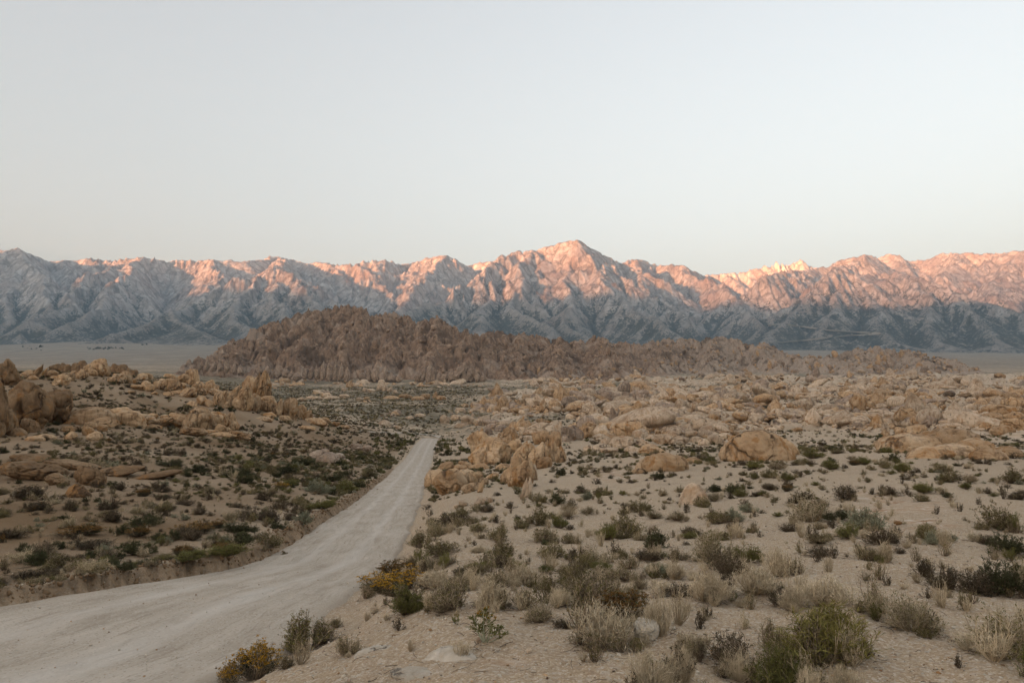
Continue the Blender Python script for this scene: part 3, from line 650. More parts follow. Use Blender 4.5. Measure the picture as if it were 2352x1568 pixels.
def build_road():
    Y = np.concatenate([np.geomspace(1.0, 40, 150), np.geomspace(40, ROAD_END, 130)[1:]])
    u = np.linspace(-0.045, 1.045, 44)
    L, Rr = road_l(Y), road_r(Y)
    jl = 0.12 * fbm2(Y / 1.3, Y * 0 + 3.0, 3, 61); jr = 0.16 * fbm2(Y / 1.6, Y * 0 + 5.0, 3, 62)
    X = L[:, None] + jl[:, None] * (1 - u) + (Rr - L)[:, None] * u[None] + jr[:, None] * u
    YY = np.repeat(Y[:, None], len(u), 1)
    Z = road_z(X, YY) + 0.0
    w = (Rr - L)[:, None]
    Z += -0.02 * (np.exp(-((u - 0.3) / 0.05) ** 2) + np.exp(-((u - 0.68) / 0.05) ** 2))[None] + 0.03 * fbm2(X / 0.7, YY / 4.0, 4, 70) + 0.012 * fbm2(X / 0.12, YY / 0.9, 3, 71) * (YY < 40)
    Z += 0.018 * fbm2(X / 0.25, YY / 2.4, 3, 73) * (YY < 60)
    edge = sstep(0.04, 0.0, np.minimum(u, 1 - u))[None]
    Z -= 0.16 * edge
    V = np.stack([X, YY, Z], -1).reshape(-1, 3)
    me = mesh_of('road', V, [grid_faces(*X.shape)], M_ROAD, True, dict(lane=np.repeat(u[None], len(Y), 0), along=YY))
    link('road', me, kind='structure')
    # where it swings left behind the crest
    pts = np.array([(1012,1004),(996,1000),(975,998),(945,996.5),(905,995.5),(865,993.5),(830,991)], float)
    tt = np.linspace(0, len(pts) - 1, 60)
    P = on_ground(np.interp(tt, np.arange(len(pts)), pts[:, 0]), np.interp(tt, np.arange(len(pts)), pts[:, 1]))
    P = P[~np.isnan(P[:, 1])]
    for _ in range(12): P[1:-1] = (P[:-2] + 2 * P[1:-1] + P[2:]) / 4
    V = np.concatenate([P + np.array([0, o_, 0]) for o_ in (-7.0, -3.0, 0, 3.0, 7.0)])
    V[:, 2] = ground_z(V[:, 0], V[:, 1]) + 0.25
    n = len(P); i = np.arange(n - 1)
    Fq = np.concatenate([np.stack([i + k * n, i + 1 + k * n, i + 1 + (k + 1) * n, i + (k + 1) * n], 1) for k in range(4)])
    link('road', mesh_of('road', V, [Fq], M_ROAD, True, dict(lane=np.repeat(np.linspace(0.1, 0.9, 5), n), along=np.tile(P[:, 0], 5))), kind='structure')
build_road()
# ---------------------------------------------------------------- mountains
def seg_max(H, X, Y, x0, y0, dx, p, q, k, reach):
    """raise the height field H by a ridge from p to q whose flanks fall by k per metre"""
    xa, xb = min(p[0], q[0]) - reach, max(p[0], q[0]) + reach
    ya, yb = min(p[1], q[1]) - reach, max(p[1], q[1]) + reach
    j0, j1 = max(int((xa - x0) / dx), 0), min(int((xb - x0) / dx) + 1, H.shape[1])
    i0, i1 = max(int((ya - y0) / dx), 0), min(int((yb - y0) / dx) + 1, H.shape[0])
    if j1 <= j0 or i1 <= i0: return
    xs, ys = X[i0:i1, j0:j1], Y[i0:i1, j0:j1]
    vx, vy = q[0] - p[0], q[1] - p[1]; L2 = vx * vx + vy * vy + 1e-6
    t = np.clip(((xs - p[0]) * vx + (ys - p[1]) * vy) / L2, 0, 1)
    d = np.hypot(xs - p[0] - t * vx, ys - p[1] - t * vy)
    z = p[2] + (q[2] - p[2]) * t - k * d
    np.maximum(H[i0:i1, j0:j1], z, out=H[i0:i1, j0:j1])
def resample(poly, step, jit, zj, r):
    out = []
    for p, q in zip(poly[:-1], poly[1:]):
        n = max(int(np.linalg.norm((q - p)[:2]) / step), 1)
        for i in range(n):
            t = i / n; w = p + (q - p) * t
            if i: w = w + np.array([r.normal() * jit, r.normal() * jit, r.normal() * zj])
            out.append(w)
    out.append(poly[-1]); return out
def spurs(line, r, every, length, drop, out, lvl, toward=-1.0):
    """side ribs that run down from a ridge line"""
    acc = 0.0; side = 1
    for p, q in zip(line[:-1], line[1:]):
        v = (q - p)[:2]; L = np.linalg.norm(v)
        if L < 1: continue
        v = v / L; acc += L
        if acc > every * r.uniform(0.6, 1.3):
            acc = 0.0; side = -side
            nrm = np.array([-v[1], v[0]]) * side
            nrm = nrm + np.array([r.normal() * 0.25, r.normal() * 0.25]) + np.array([0, toward * 0.35]) + v * np.sign(p[2] - q[2]) * 0.45
            nrm /= np.linalg.norm(nrm)
            Ls = length * r.uniform(0.55, 1.3); pt = [np.array(q)]
            n = 4 if lvl == 0 else 3
            for i in range(1, n + 1):
                dirn = nrm + r.normal(size=2) * 0.22; dirn /= np.linalg.norm(dirn)
                last = pt[-1]
                pt.append(np.array([last[0] + dirn[0] * Ls / n, last[1] + dirn[1] * Ls / n, last[2] - drop * Ls / n * r.uniform(0.7, 1.3)]))
            out.append(pt)
def drain(H, dx, iters, K, m=0.5, maxcut=None):
    """let running water cut valleys: steepest neighbour, catchment area, stream power"""
    nr, nc = H.shape; N = nr * nc
    offs = [(-1, -1), (-1, 0), (-1, 1), (0, -1), (0, 1), (1, -1), (1, 0), (1, 1)]
    idx = np.arange(N).reshape(nr, nc); area = None
    for it in range(iters):
        best = np.zeros((nr, nc)); rec = idx.copy(); rl = np.full((nr, nc), dx)
        Hp = np.pad(H, 1, mode='edge'); Ip = np.pad(idx, 1, mode='edge')
        for oy, ox in offs:
            dd = dx * math.hypot(ox, oy)
            s = (H - Hp[1 + oy:1 + oy + nr, 1 + ox:1 + ox + nc]) / dd
            mk = s > best
            best[mk] = s[mk]; rec[mk] = Ip[1 + oy:1 + oy + nr, 1 + ox:1 + ox + nc][mk]; rl[mk] = dd
        order = np.argsort(-H.ravel(), kind='stable')
        rcl = rec.ravel().tolist(); a = [1.0] * N; ol = order.tolist()
        for i in ol:
            j = rcl[i]
            if j != i: a[j] += a[i]
        area = np.array(a)
        f = (K * (area * dx * dx) ** m / rl.ravel())
        h = H.ravel().tolist(); fl = f.tolist()
        for i in reversed(ol):
            j = rcl[i]
            if j != i: h[i] = (h[i] + fl[i] * h[j]) / (1 + fl[i])
        H = np.array(h).reshape(nr, nc)
    return H, area.reshape(nr, nc)

def W(pts): return [at(*p) for p in pts]
RIDGES = [  # (points of the photograph with distances, flank slope)
 # left crest, peak by peak
 (W([(-300,560,10500),(-120,585,10400),(0,573,10200),(38,572,10000),(75,587,10300),(110,600,10900),(180,597,11200),(270,597,11000),(320,590,10800),(345,593,10900),(375,600,11200),(440,598,11300),(480,596,11000),(560,598,11200),(600,598,11600),(640,590,12600),(672,593,12800),(715,606,12600),(760,606,11800),(800,609,11500),(830,604,11400),(880,601,11600),(915,608,12200),(950,607,12500),(985,593,12000),(1008,588,11800),(1022,589,11800),(1045,601,12200),(1065,611,12800),(1085,610,13200),(1110,602,13200),(1150,598,13000)]), 0.95),
 # the main peak and its shoulders
 (W([(1040,668,8200),(1075,650,8500),(1105,630,8900),(1140,606,9300),(1167,595,9500),(1200,588,9700),(1238,578,9700),(1262,566,9750),(1290,558,9700),(1312,555,9650),(1325,549,9600),(1345,565,9700),(1370,575,9750),(1400,594,9900),(1430,604,10100),(1470,625,10400)]), 1.15),
 (W([(1430,606,11800),(1455,598,12000),(1475,597,12000),(1492,602,12000),(1510,612,12100),(1540,608,11400),(1570,609,11200),(1592,622,11300),(1615,634,11600),(1640,634,12000)]), 1.15),
 # far crest with the needles
 (W([(1600,640,15200),(1630,632,15300),(1660,628,15400),(1690,628,15500),(1715,622,15500),(1740,617,15500),(1770,613,15600),(1800,612,15600),(1820,606,15700),(1838,597,15800),(1855,610,15800),(1880,618,15800),(1910,612,15600)]), 1.3),
 (W([(1760,640,9300),(1820,625,10200),(1860,620,11400),(1900,610,11700),(1930,596,11600),(1960,589,11500),(1985,584,11400),(2005,592,11500),(2025,604,12000)]), 1.0),
 (W([(2005,604,13600),(2022,590,13500),(2042,582,13400),(2062,592,13500),(2080,598,13400),(2120,596,13200),(2160,581,12900),(2200,579,12800),(2260,582,12500),(2300,584,12200),(2330,577,11800),(2360,574,11500),(2480,560,11000),(2700,590,10500)]), 0.8),
 # spurs of the main peak
 (W([(1325,549,9600),(1345,600,9150),(1392,655,8600),(1447,690,8050),(1498,729,7500),(1560,770,6900)]), 1.0),
 (W([(1238,578,9700),(1195,610,9150),(1203,655,8550),(1182,700,7900),(1232,735,7350),(1272,772,6800)]), 1.0),
 (W([(1167,595,9500),(1110,640,8900),(1056,666,8400),(988,696,7800),(940,720,7300),(905,745,6900)]), 0.95),
 (W([(1290,558,9700),(1303,610,9200),(1312,680,8450),(1292,735,7600),(1335,775,6900)]), 1.05),
 (W([(1385,585,9800),(1420,625,9400),(1448,640,9100)]), 1.1),
 (W([(1465,600,11900),(1447,630,10600),(1485,640,9900),(1510,690,9000),(1560,725,8300)]), 1.1),
 (W([(1560,609,11300),(1592,630,10700),(1640,650,10100),(1678,664,9500),(1700,698,8800),(1722,730,8100),(1738,760,7500)]), 1.05),
 (W([(1130,690,8200),(1090,720,7600),(1110,755,7000)]), 0.9),
 # dark dome right of the canyon
 (W([(1752,778,7100),(1787,742,7500),(1838,706,7950),(1890,655,8450),(1927,613,9000),(1950,622,9050),(1978,632,9000),(2026,638,9100),(2060,636,9000),(2090,639,8800),(2140,650,8500),(2197,667,8200),(2250,686,7950),(2300,702,7750),(2360,724,7500),(2520,780,7000)]), 0.85),
 (W([(1927,613,9000),(1940,660,8500),(1920,710,7900),(1890,752,7300)]), 0.85),
 (W([(1978,632,9000),(2010,690,8200),(2000,745,7400),(2045,785,6800)]), 0.85),
 (W([(2090,639,8800),(2115,700,8000),(2150,755,7200),(2195,800,6500)]), 0.85),
 (W([(2197,667,8200),(2255,735,7400),(2300,785,6700)]), 0.85),
 (W([(1985,584,11400),(1965,612,10500),(1940,620,9500)]), 1.0),
 (W([(2042,582,13400),(2070,612,12200),(2060,634,10500)]), 0.9),
 (W([(2200,579,12800),(2190,612,11600),(2160,636,10300)]), 0.75),
 (W([(2360,574,11500),(2320,610,10800),(2290,645,10000),(2270,682,9100)]), 0.72),
 (W([(2420,570,10900),(2400,640,9900),(2370,700,8800)]), 0.75),
 (W([(2300,584,12200),(2250,620,11300),(2230,650,10500)]), 0.75),
 # spurs of the left range
 (W([(38,572,10000),(70,610,9400),(105,650,8800),(112,690,8200),(88,740,7500),(60,778,6900)]), 0.95),
 (W([(0,573,10200),(-40,640,9200),(-30,700,8200),(-60,770,7100)]), 0.9),
 (W([(10,610,9700),(20,670,8700),(15,730,7700)]), 0.9),
 (W([(320,590,10800),(296,611,10000),(287,636,9300),(262,662,8800),(232,690,8300),(195,716,7800),(160,742,7200)]), 1.0),
 (W([(300,606,10300),(262,612,10000),(233,626,9500),(205,655,8900),(182,672,8500),(155,684,8200),(120,712,7700),(90,735,7200)]), 1.05),
 (W([(490,595,11000),(505,630,10100),(470,668,9300),(440,690,8700),(400,712,7900),(345,735,7100),(250,768,6500)]), 0.9),
 (W([(640,592,12600),(650,604,10500),(636,617,9000),(581,636,8800),(513,653,8700),(444,688,8500)]), 1.0),
 (W([(636,617,9000),(670,626,8800),(718,653,8600),(759,681,8400),(805,712,8100),(860,740,7600)]), 1.0),
 (W([(581,636,8800),(556,690,8000),(535,735,7300),(555,768,6800)]), 0.95),
 (W([(636,617,9000),(632,680,8100),(655,722,7400),(675,758,6800)]), 0.95),
 (W([(690,640,8700),(705,685,8000),(740,730,7300)]), 0.95),
 (W([(400,712,7900),(420,745,7000),(480,772,6400)]), 0.6),
 (W([(830,604,11400),(858,645,10400),(905,688,9400),(882,722,8600)]), 0.9),
 (W([(760,606,11800),(785,650,10600),(830,690,9700)]), 0.9),
 (W([(1015,588,11800),(1000,618,10900),(970,643,10000),(935,676,9300),(920,705,8600)]), 1.05),
 (W([(700,604,12500),(720,625,11200),(745,650,10300)]), 0.85),
 (W([(150,598,11100),(160,625,10300),(150,650,9600)]), 0.85),
]
def build_mountains():
    r = np.random.default_rng(3)
    dx = 30.0; x0, x1, y0, y1 = -12500., 13500., 5400., 17200.
    xs = np.arange(x0, x1, dx); ys = np.arange(y0, y1, dx)
    X, Y = np.meshgrid(xs, ys)
    Xw = X + 90 * fbm2(X / 900, Y / 900, 3, 101); Yw = Y + 90 * fbm2(X / 900, Y / 900, 3, 111)
    H = np.full(X.shape, -400.0)
    lines = []
    for poly, k in RIDGES:
        ln = resample(poly, 260, 28, 16, r)
        for p, q in zip(ln[:-1], ln[1:]): seg_max(H, Xw, Yw, x0, y0, dx, p, q, k, 2600)
        lines.append((ln, k))
    sp1 = []
    for ln, k in lines: spurs(ln, r, 620, 1000, 0.62, sp1, 0)
    for s in sp1:
        for p, q in zip(s[:-1], s[1:]): seg_max(H, Xw, Yw, x0, y0, dx, p, q, 0.95, 700)
    sp2 = []
    for s in sp1: spurs(s, r, 300, 360, 0.7, sp2, 1)
    for s in sp2:
        for p, q in zip(s[:-1], s[1:]): seg_max(H, Xw, Yw, x0, y0, dx, p, q, 1.0, 330)
    # needles beside the far summit
    for (px, py) in [(1755,607),(1762,612),(1782,603),(1796,602),(1807,610),(1700,622),(1722,616),(1735,618),(1838,594),(1832,600),(1848,602)]:
        c = at(px, py, 15650); seg_max(H, X, Y, x0, y0, dx, c, c + np.array([10., -120., -90.]), 2.6, 500)
    base = base_z(X, np.minimum(Y, 8500.)) - 12
    # fans: soft foot towards the plain
    k = 70.0
    d = H - base
    H0 = np.where(d > 4 * k, H, base + k * np.log1p(np.exp(np.clip(d / k, -30, 30))) - 0.0)
    H0 = H0 + 14 * fbm2(X / 240, Y / 240, 4, 121) * sstep(30, 300, d)
    H1, area = drain(H0, dx, 7, 0.0065, 0.5)
    # keep the drawn crests, let the flanks be cut
    H1 = H1 + (14 * ridged2(X / 170, Y / 260, 4, 131) - 7) * sstep(60, 500, H1 - base)
    lap = (np.roll(H1, 2, 0) + np.roll(H1, -2, 0) + np.roll(H1, 2, 1) + np.roll(H1, -2, 1) - 4 * H1)
    gy, gx = np.gradient(H1, dx); slope = np.hypot(gx, gy)
    alt = H1
    forest = 0.47 * sstep(1750, 700, alt) + 0.10 * sstep(2100, 1200, alt)
    forest = forest + np.clip(lap / 90, -0.28, 0.30) * sstep(1900, 1100, alt)
    forest = forest + 0.13 * fbm2(X / 520, Y / 520, 4, 141) * sstep(2000, 1200, alt)
    forest = forest - 0.22 * sstep(0.85, 1.5, slope) - 0.30 * sstep(420, 250, alt - base * 0 - 250)
    forest = forest + 0.16 * sstep(-4500, -7500, X) * sstep(1500, 900, alt) + 0.10 * sstep(500, 3500, X) * sstep(1500, 900, alt) * sstep(8800, 7500, Y)
    forest = np.clip(forest, 0, 0.75)
    talus = sstep(0, 40, lap) * sstep(0.9, 0.6, slope)
    # mesh: columns by bearing, rows by distance
    A = np.linspace(-0.80, 0.80, 960)
    Yr = np.concatenate([np.geomspace(5500, 10500, 270), np.geomspace(10500, 15300, 90)[1:], np.linspace(15300, 15900, 40)[1:], np.linspace(15900, 16500, 10)[1:]])
    XX = A[None] * Yr[:, None]; YY = np.repeat(Yr[:, None], len(A), 1)
    def S(T): return lerp2(T, xs[0], xs[-1], ys[0], ys[-1], XX, YY)
    Z = S(H1)
    gyy, gxx = np.gradient(H1, dx); sl = S(np.hypot(gxx, gyy))
    wx = XX + 60 * fbm2(XX / 300, YY / 500, 3, 160)
    f1, f2, cid = worley2(wx / 260.0, YY / 420.0, 21)
    g1, g2, gid = worley2(wx / 110.0, YY / 200.0, 22)
    fc = sstep(2250, 1900, Z) * sstep(0.4, 0.9, sl) * sstep(150, 500, Z - base_z(XX, np.minimum(YY, 8500.)))
    Z = Z + fc * (44 * (cid - 0.5) + 30 * (0.3 - f1 ** 2) + 22 * (gid - 0.5) + 14 * (0.3 - g1 ** 2))
    crag = sstep(-0.45, 0.35, fbm2(XX / 1300, YY / 1700, 3, 171)) * (0.35 + 0.65 * sstep(800, 1500, Z))
    Z = Z + crag * (50 * ridged2(wx / 130, YY / 700, 4, 155, 0.55) - 28) * sstep(0.45, 1.0, sl) * sstep(150, 500, Z - base_z(XX, np.minimum(YY, 8500.)))
    Z = Z + (10 * ridged2(XX / 80, YY / 130, 3, 151, 0.5) - 4) * sstep(60, 400, Z - base_z(XX, np.minimum(YY, 8500.)))
    for (px, py, k) in [(1752,609,3.2),(1763,614,3.5),(1773,606,3.2),(1783,602,4.0),(1797,601,4.2),(1808,608,3.4),(1820,603,3.0),(1830,598,2.6),(1838,593,2.4),(1846,599,2.6),(1700,622,2.6),(1722,616,2.8),(1736,617,3.0),(1675,626,2.6),(1862,611,2.6),(1875,616,2.6)]:
        c = at(px, py, 15600); d = np.hypot(XX - c[0], (YY - c[1]) * 0.55)
        Z = np.maximum(Z, np.where(d < 220, c[2] - k * d, -1e4))
    for (px, py, Y0, k) in [(1325,548,9600,1.25),(1311,554,9640,1.3),(1290,557,9700,1.3),(1264,565,9740,1.3),(1240,577,9700,1.3),(1343,562,9680,1.3),(1368,573,9750,1.3),(1200,587,9700,1.2),(1008,587,11800,1.2),(1022,588,11800,1.2),(985,593,12000,1.2),(1455,597,12000,1.2),(1475,597,12000,1.2),(1540,607,11400,1.2),(38,571,10000,1.0),(1985,583,11400,1.1),(1960,588,11500,1.1),(2042,581,13400,1.1),(636,616,9000,1.1),(233,625,9500,1.1),(294,610,10000,1.1)]:
        c = at(px, py, Y0); d = np.hypot(XX - c[0], (YY - c[1]) * 0.8)
        Z = np.maximum(Z, np.where(d < 260, c[2] - k * d - 14 * np.abs(perlin2(XX / 60, YY / 60, 181)) * sstep(0, 60, d), -1e4))
    V = np.stack([XX, YY, Z], -1).reshape(-1, 3)
    me = mesh_of('mountain_range', V, [grid_faces(*XX.shape)], M_MOUNT, True, dict(forest=S(forest), talus=S(talus)))
    link('mountain_range', me, kind='structure')
    return lambda x, y: lerp2(H1, xs[0], xs[-1], ys[0], ys[-1], np.asarray(x, float), np.asarray(y, float))
mountain_z = build_mountains()

# the range across the valley behind the camera, which still hides the sun from everything low
def build_east():
    e = np.array([math.sin(SUN_AZ), math.cos(SUN_AZ)])          # heading of the light
    n = np.array([e[1], -e[0]])
    u = np.linspace(-30000, 30000, 240); v = np.linspace(0, 1, 14)
    crest = EAST_H + 680 * sstep(-9300, -11400, u) + 40 * sstep(-7500, -9000, u) + 170 * fbm2(u / 2300, u * 0, 4, 201) + 20 * fbm2(u / 600, u * 0 + 2, 3, 205)  # unseen crest shaped for its shade: raised towards the left range, uneven for patches
    prof = np.array([0, .12, .3, .5, .7, .86, 1.0, .86, .7, .5, .3, .2, .1, 0])
    dist = np.linspace(-4500, 4500, 14)
    X = n[0] * u[None] - e[0] * (18000 + dist[:, None]); Y = n[1] * u[None] - e[1] * (18000 + dist[:, None])
    Z = -30 + prof[:, None] * (crest[None] + 30) + 120 * prof[:, None] * (1 - prof[:, None]) * fbm2(X / 1500, Y / 1500, 4, 210)
    me = mesh_of('eastern_mountains', np.stack([X, Y, Z], -1).reshape(-1, 3), [grid_faces(*X.shape)], M_MOUNT, True)
    link('eastern_mountains', me, kind='structure')
# height at which the last light meets the western range, and from it the crest height in the east
EAST_H = 1500.0 - math.tan(SUN_EL) * 0 - 0.0
_lit = at(1300, 698, 8600)
_ls = _lit[0] * math.sin(SUN_AZ) + _lit[1] * math.cos(SUN_AZ)
EAST_H = _lit[2] + math.tan(SUN_EL) * (_ls + 18000.0)
build_east()
# ---------------------------------------------------------------- the dark boulder hill and the low hills right of it
HILLS = [
 (W([(415,846,1000),(440,832,1020),(480,816,1060),(530,790,1110),(560,771,1150),(590,758,1180),(612,742,1200),(640,736,1210),(680,728,1230),(720,713,1250),(745,704,1260),(800,702,1265),(830,706,1260),(850,720,1250),(872,720,1260),(930,722,1270),(955,732,1250),(962,742,1240),(985,729,1230),(1012,731,1220),(1030,746,1200),(1060,760,1190),(1090,772,1200)]), 0.80),
 (W([(745,704,1260),(705,755,1170),(690,820,1070),(680,872,1000)]), 0.95),
 (W([(640,736,1210),(610,780,1140),(600,830,1060),(590,872,990)]), 0.9),
 (W([(560,771,1150),(545,815,1080),(520,862,1000)]), 0.9),
 (W([(830,706,1260),(800,760,1170),(770,820,1080),(760,870,1000)]), 1.0),
 (W([(930,722,1270),(905,775,1170),(880,830,1070),(880,876,990)]), 0.95),
 (W([(1012,731,1220),(1000,790,1110),(990,840,1030),(985,878,960)]), 0.95),
 (W([(1060,760,1190),(1085,815,1090),(1075,868,980)]), 0.9),
 (W([(1090,772,1300),(1150,766,1360),(1200,766,1380),(1240,771,1390),(1285,780,1380),(1325,786,1370),(1380,776,1380),(1440,790,1390),(1500,784,1400)]), 0.55),
 (W([(1200,766,1380),(1190,800,1240),(1180,845,1080)]), 0.6),
 (W([(1285,780,1380),(1290,815,1220),(1280,858,1010)]), 0.6),
 (W([(1380,776,1380),(1390,815,1200),(1400,856,1010)]), 0.6),
 (W([(1500,784,1450),(1560,778,1480),(1610,779,1490),(1650,772,1490),(1668,771,1490),(1700,783,1470),(1740,792,1440),(1752,784,1440),(1770,800,1410),(1830,818,1350),(1860,812,1340),(1880,818,1330)]), 0.6),
 (W([(1650,772,1490),(1640,810,1330),(1620,846,1180)]), 0.65),
 (W([(1560,778,1480),(1520,815,1320),(1500,852,1150)]), 0.65),
 (W([(1740,792,1440),(1760,820,1320),(1780,842,1220)]), 0.65),
 (W([(1860,822,1260),(1900,818,1270),(1960,804,1280),(2000,802,1280),(2050,800,1270),(2100,809,1250),(2150,821,1220),(2200,832,1180),(2230,842,1140)]), 0.45),
 (W([(2000,802,1280),(1980,835,1120),(1950,860,950)]), 0.45),
 (W([(2100,809,1250),(2110,840,1090),(2140,868,900)]), 0.42),
]
def build_hill():
    r = np.random.default_rng(8)
    dx = 2.2; x0, x1, y0, y1 = -640., 1020., 860., 1640.
    xs = np.arange(x0, x1, dx); ys = np.arange(y0, y1, dx)
    X, Y = np.meshgrid(xs, ys)
    Xw = X + 7 * fbm2(X / 60, Y / 60, 3, 301); Yw = Y + 7 * fbm2(X / 60, Y / 60, 3, 311)
    H = np.full(X.shape, -400.0); lines = []
    for poly, k in HILLS:
        ln = resample(poly, 22, 2.5, 2.0, r)
        for p, q in zip(ln[:-1], ln[1:]): seg_max(H, Xw, Yw, x0, y0, dx, p, q, k, 320)
        lines.append(ln)
    sp1, sp2 = [], []
    for ln in lines: spurs(ln, r, 30, 75, 0.6, sp1, 0)
    for s in sp1:
        for p, q in zip(s[:-1], s[1:]): seg_max(H, Xw, Yw, x0, y0, dx, p, q, 1.25, 60)
    for s in sp1: spurs(s, r, 18, 28, 0.7, sp2, 1)
    for s in sp2:
        for p, q in zip(s[:-1], s[1:]): seg_max(H, Xw, Yw, x0, y0, dx, p, q, 1.1, 30)
    g = ground_z(X, Y)
    up = sstep(0, 12, H - g)
    # jointed blocks: every cell of the rock has its own top
    # gullies between the ribs
    H, _ar = drain(np.maximum(H, g - 8), dx, 4, 0.09, 0.45)
    f1, f2, cid = worley2(Xw / 26.0, Yw / 34.0, 7)
    H = H + up * (9.0 * (0.4 - f1 ** 2) + (cid - 0.5) * 4.0 - 7.0 * sstep(0.18, 0.0, f2 - f1))
    slabm = sstep(-0.15, 0.25, fbm2(X / 55, Y / 75, 3, 341))
    f1, f2, cid = worley2(Xw / 6.5, Yw / 30.0, 9)
    H = H + up * slabm * (5.0 * (0.35 - f1 ** 2) + (cid - 0.5) * 3.0 - 6.5 * sstep(0.2, 0.0, f2 - f1))
    f1, f2, cid = worley2(X / 10.0, Y / 15.0, 1)
    H = H + up * (1 - 0.7 * slabm) * (5.0 * (0.4 - f1 ** 2) + (cid - 0.5) * 3.5 - 3.5 * sstep(0.2, 0.0, f2 - f1))
    f1, f2, cid = worley2(X / 5.5, Y / 7.0, 2)
    H = H + up * (2.2 * (0.4 - f1 ** 2) + (cid - 0.5) * 1.6 - 1.4 * sstep(0.2, 0.0, f2 - f1))
    pale = sstep(0.52, 0.72, fbm2(X / 70, Y / 70, 3, 330) * 0.5 + 0.5) * sstep(26, 6, H - g) + 0.8 * sstep(120, 420, X)
    pale = np.clip(pale + 0.45 * sstep(160, 330, X) * sstep(28, 6, H - g), 0, 1)
    A = np.linspace(-0.47, 0.64, 700); Yr = np.linspace(880, 1600, 280)
    XX = A[None] * Yr[:, None]; YY = np.repeat(Yr[:, None], len(A), 1)
    def S(T, a=XX, b=YY): return lerp2(T, xs[0], xs[-1], ys[0], ys[-1], a, b)
    Z = S(H); gz = ground_z(XX, YY)
    Z = np.where(Z < gz - 6, gz - 6, Z)
    me = mesh_of('rocky_hill', np.stack([XX, YY, Z], -1).reshape(-1, 3), [grid_faces(*XX.shape)], M_HILL, True, dict(pale=S(pale)))
    link('rocky_hill', me, kind='structure')
    return (lambda x, y: S(H, np.asarray(x, float), np.asarray(y, float)))
hill_z = build_hill()

# ---------------------------------------------------------------- rocks
def ico(sub):
    bm = bmesh.new(); bmesh.ops.create_icosphere(bm, subdivisions=sub, radius=1.0)
    V = np.array([v.co[:] for v in bm.verts]); Fc = np.array([[v.index for v in f.verts] for f in bm.faces]); bm.free()
    return V, Fc
ICO = {s: ico(s) for s in (2, 3, 4, 5)}
def rock_shape(style, seed, sub):
    V, Fc = ICO[sub]
    r = np.random.default_rng(seed)
    D = V.copy()
    n, p = dict(round=(14, 9), block=(10, 18), fin=(11, 15), dome=(18, 6))[style]
    N = r.normal(size=(n, 3)); N /= np.linalg.norm(N, axis=1)[:, None]
    if style == 'block':
        Q = np.array([[1, 0, 0], [-1, 0, 0], [0, 1, 0], [0, -1, 0], [0, 0, 1], [0, 0, -1.]]) + r.normal(size=(6, 3)) * 0.16
        N[:6] = Q / np.linalg.norm(Q, axis=1)[:, None]
    d = r.uniform(0.72, 1.1, n)
    dot = np.maximum(D @ N.T, 0) / d
    rad = ((dot ** p).sum(1) + 0.25) ** (-1.0 / p)
    P = D * rad[:, None]
    if style == 'fin':
        t = np.clip((P[:, 2] + 1) / 2, 0, 1)
        P[:, 0] *= 1.08 - 0.80 * t ** 1.6; P[:, 1] *= 1.05 - 0.55 * t
        P[:, 0] += 0.16 * np.sin(3 * t + seed)
    if style == 'dome':
        P[:, 2] = np.where(P[:, 2] > 0, P[:, 2], P[:, 2] * 0.6)
    amp = dict(round=0.12, block=0.10, fin=0.13, dome=0.08)[style]
    nrm = D
    P = P + nrm * (amp * fbm3(P * 1.7, 4, seed))[:, None]
    # joints that are weathered open, and layering
    g = np.abs(perlin3(P * (1.15 if style != 'fin' else 1.4) * np.array([1, 1, 0.55]) + 5, seed + 3))
    P = P - nrm * (0.22 * sstep(0.07, 0.0, g) * (0.35 if style == 'dome' else 1.0))[:, None]
    if style == 'round':
        g2 = np.abs(perlin3(P * np.array([2.2, 1.6, 0.9]) + 9, seed + 7)); P = P - nrm * (0.07 * sstep(0.08, 0.0, g2))[:, None]
    if style in ('fin', 'block'):
        g2 = np.abs(perlin3(P * np.array([3.4, 2.0, 0.7]) + 9, seed + 7)); P = P - nrm * (0.11 * sstep(0.12, 0.0, g2))[:, None]
    if style == 'dome':
        P = P - nrm * (0.03 * sstep(0.10, 0.0, np.abs(perlin3(P * np.array([1.2, 1.2, 3.2]), seed + 11))))[:, None]
    P = P + nrm * (0.034 * fbm3(P * 6, 4, seed + 20, 0.6))[:, None]
    lo, hi = P.min(0), P.max(0)
    P = (P - (lo + hi) / 2) / ((hi - lo) / 2)
    return P, Fc
STYLES = ('round', 'block', 'fin', 'dome')
PROTO = {}
for si, st in enumerate(STYLES):
    for k in range(5):
        P, Fc = rock_shape(st, 40 + si * 10 + k, 4)
        PROTO[st, k, 0] = (P, Fc)
_rock_mesh = {}
def rock_mesh(style, k, tone):
    key = (style, k, tone)
    if key not in _rock_mesh:
        P, Fc = PROTO[style, k, 0]
        _rock_mesh[key] = mesh_of('boulder', P, [Fc], M_ROCK[tone], True)
    return _rock_mesh[key]
_big_mesh = {}
def big_rock_mesh(style, k, tone):
    key = (style, k, tone)
    if key not in _big_mesh:
        P, Fc = rock_shape(style, 40 + STYLES.index(style) * 10 + k, 5)
        _big_mesh[key] = mesh_of('boulder', P, [Fc], M_ROCK[tone], True)
    return _big_mesh[key]

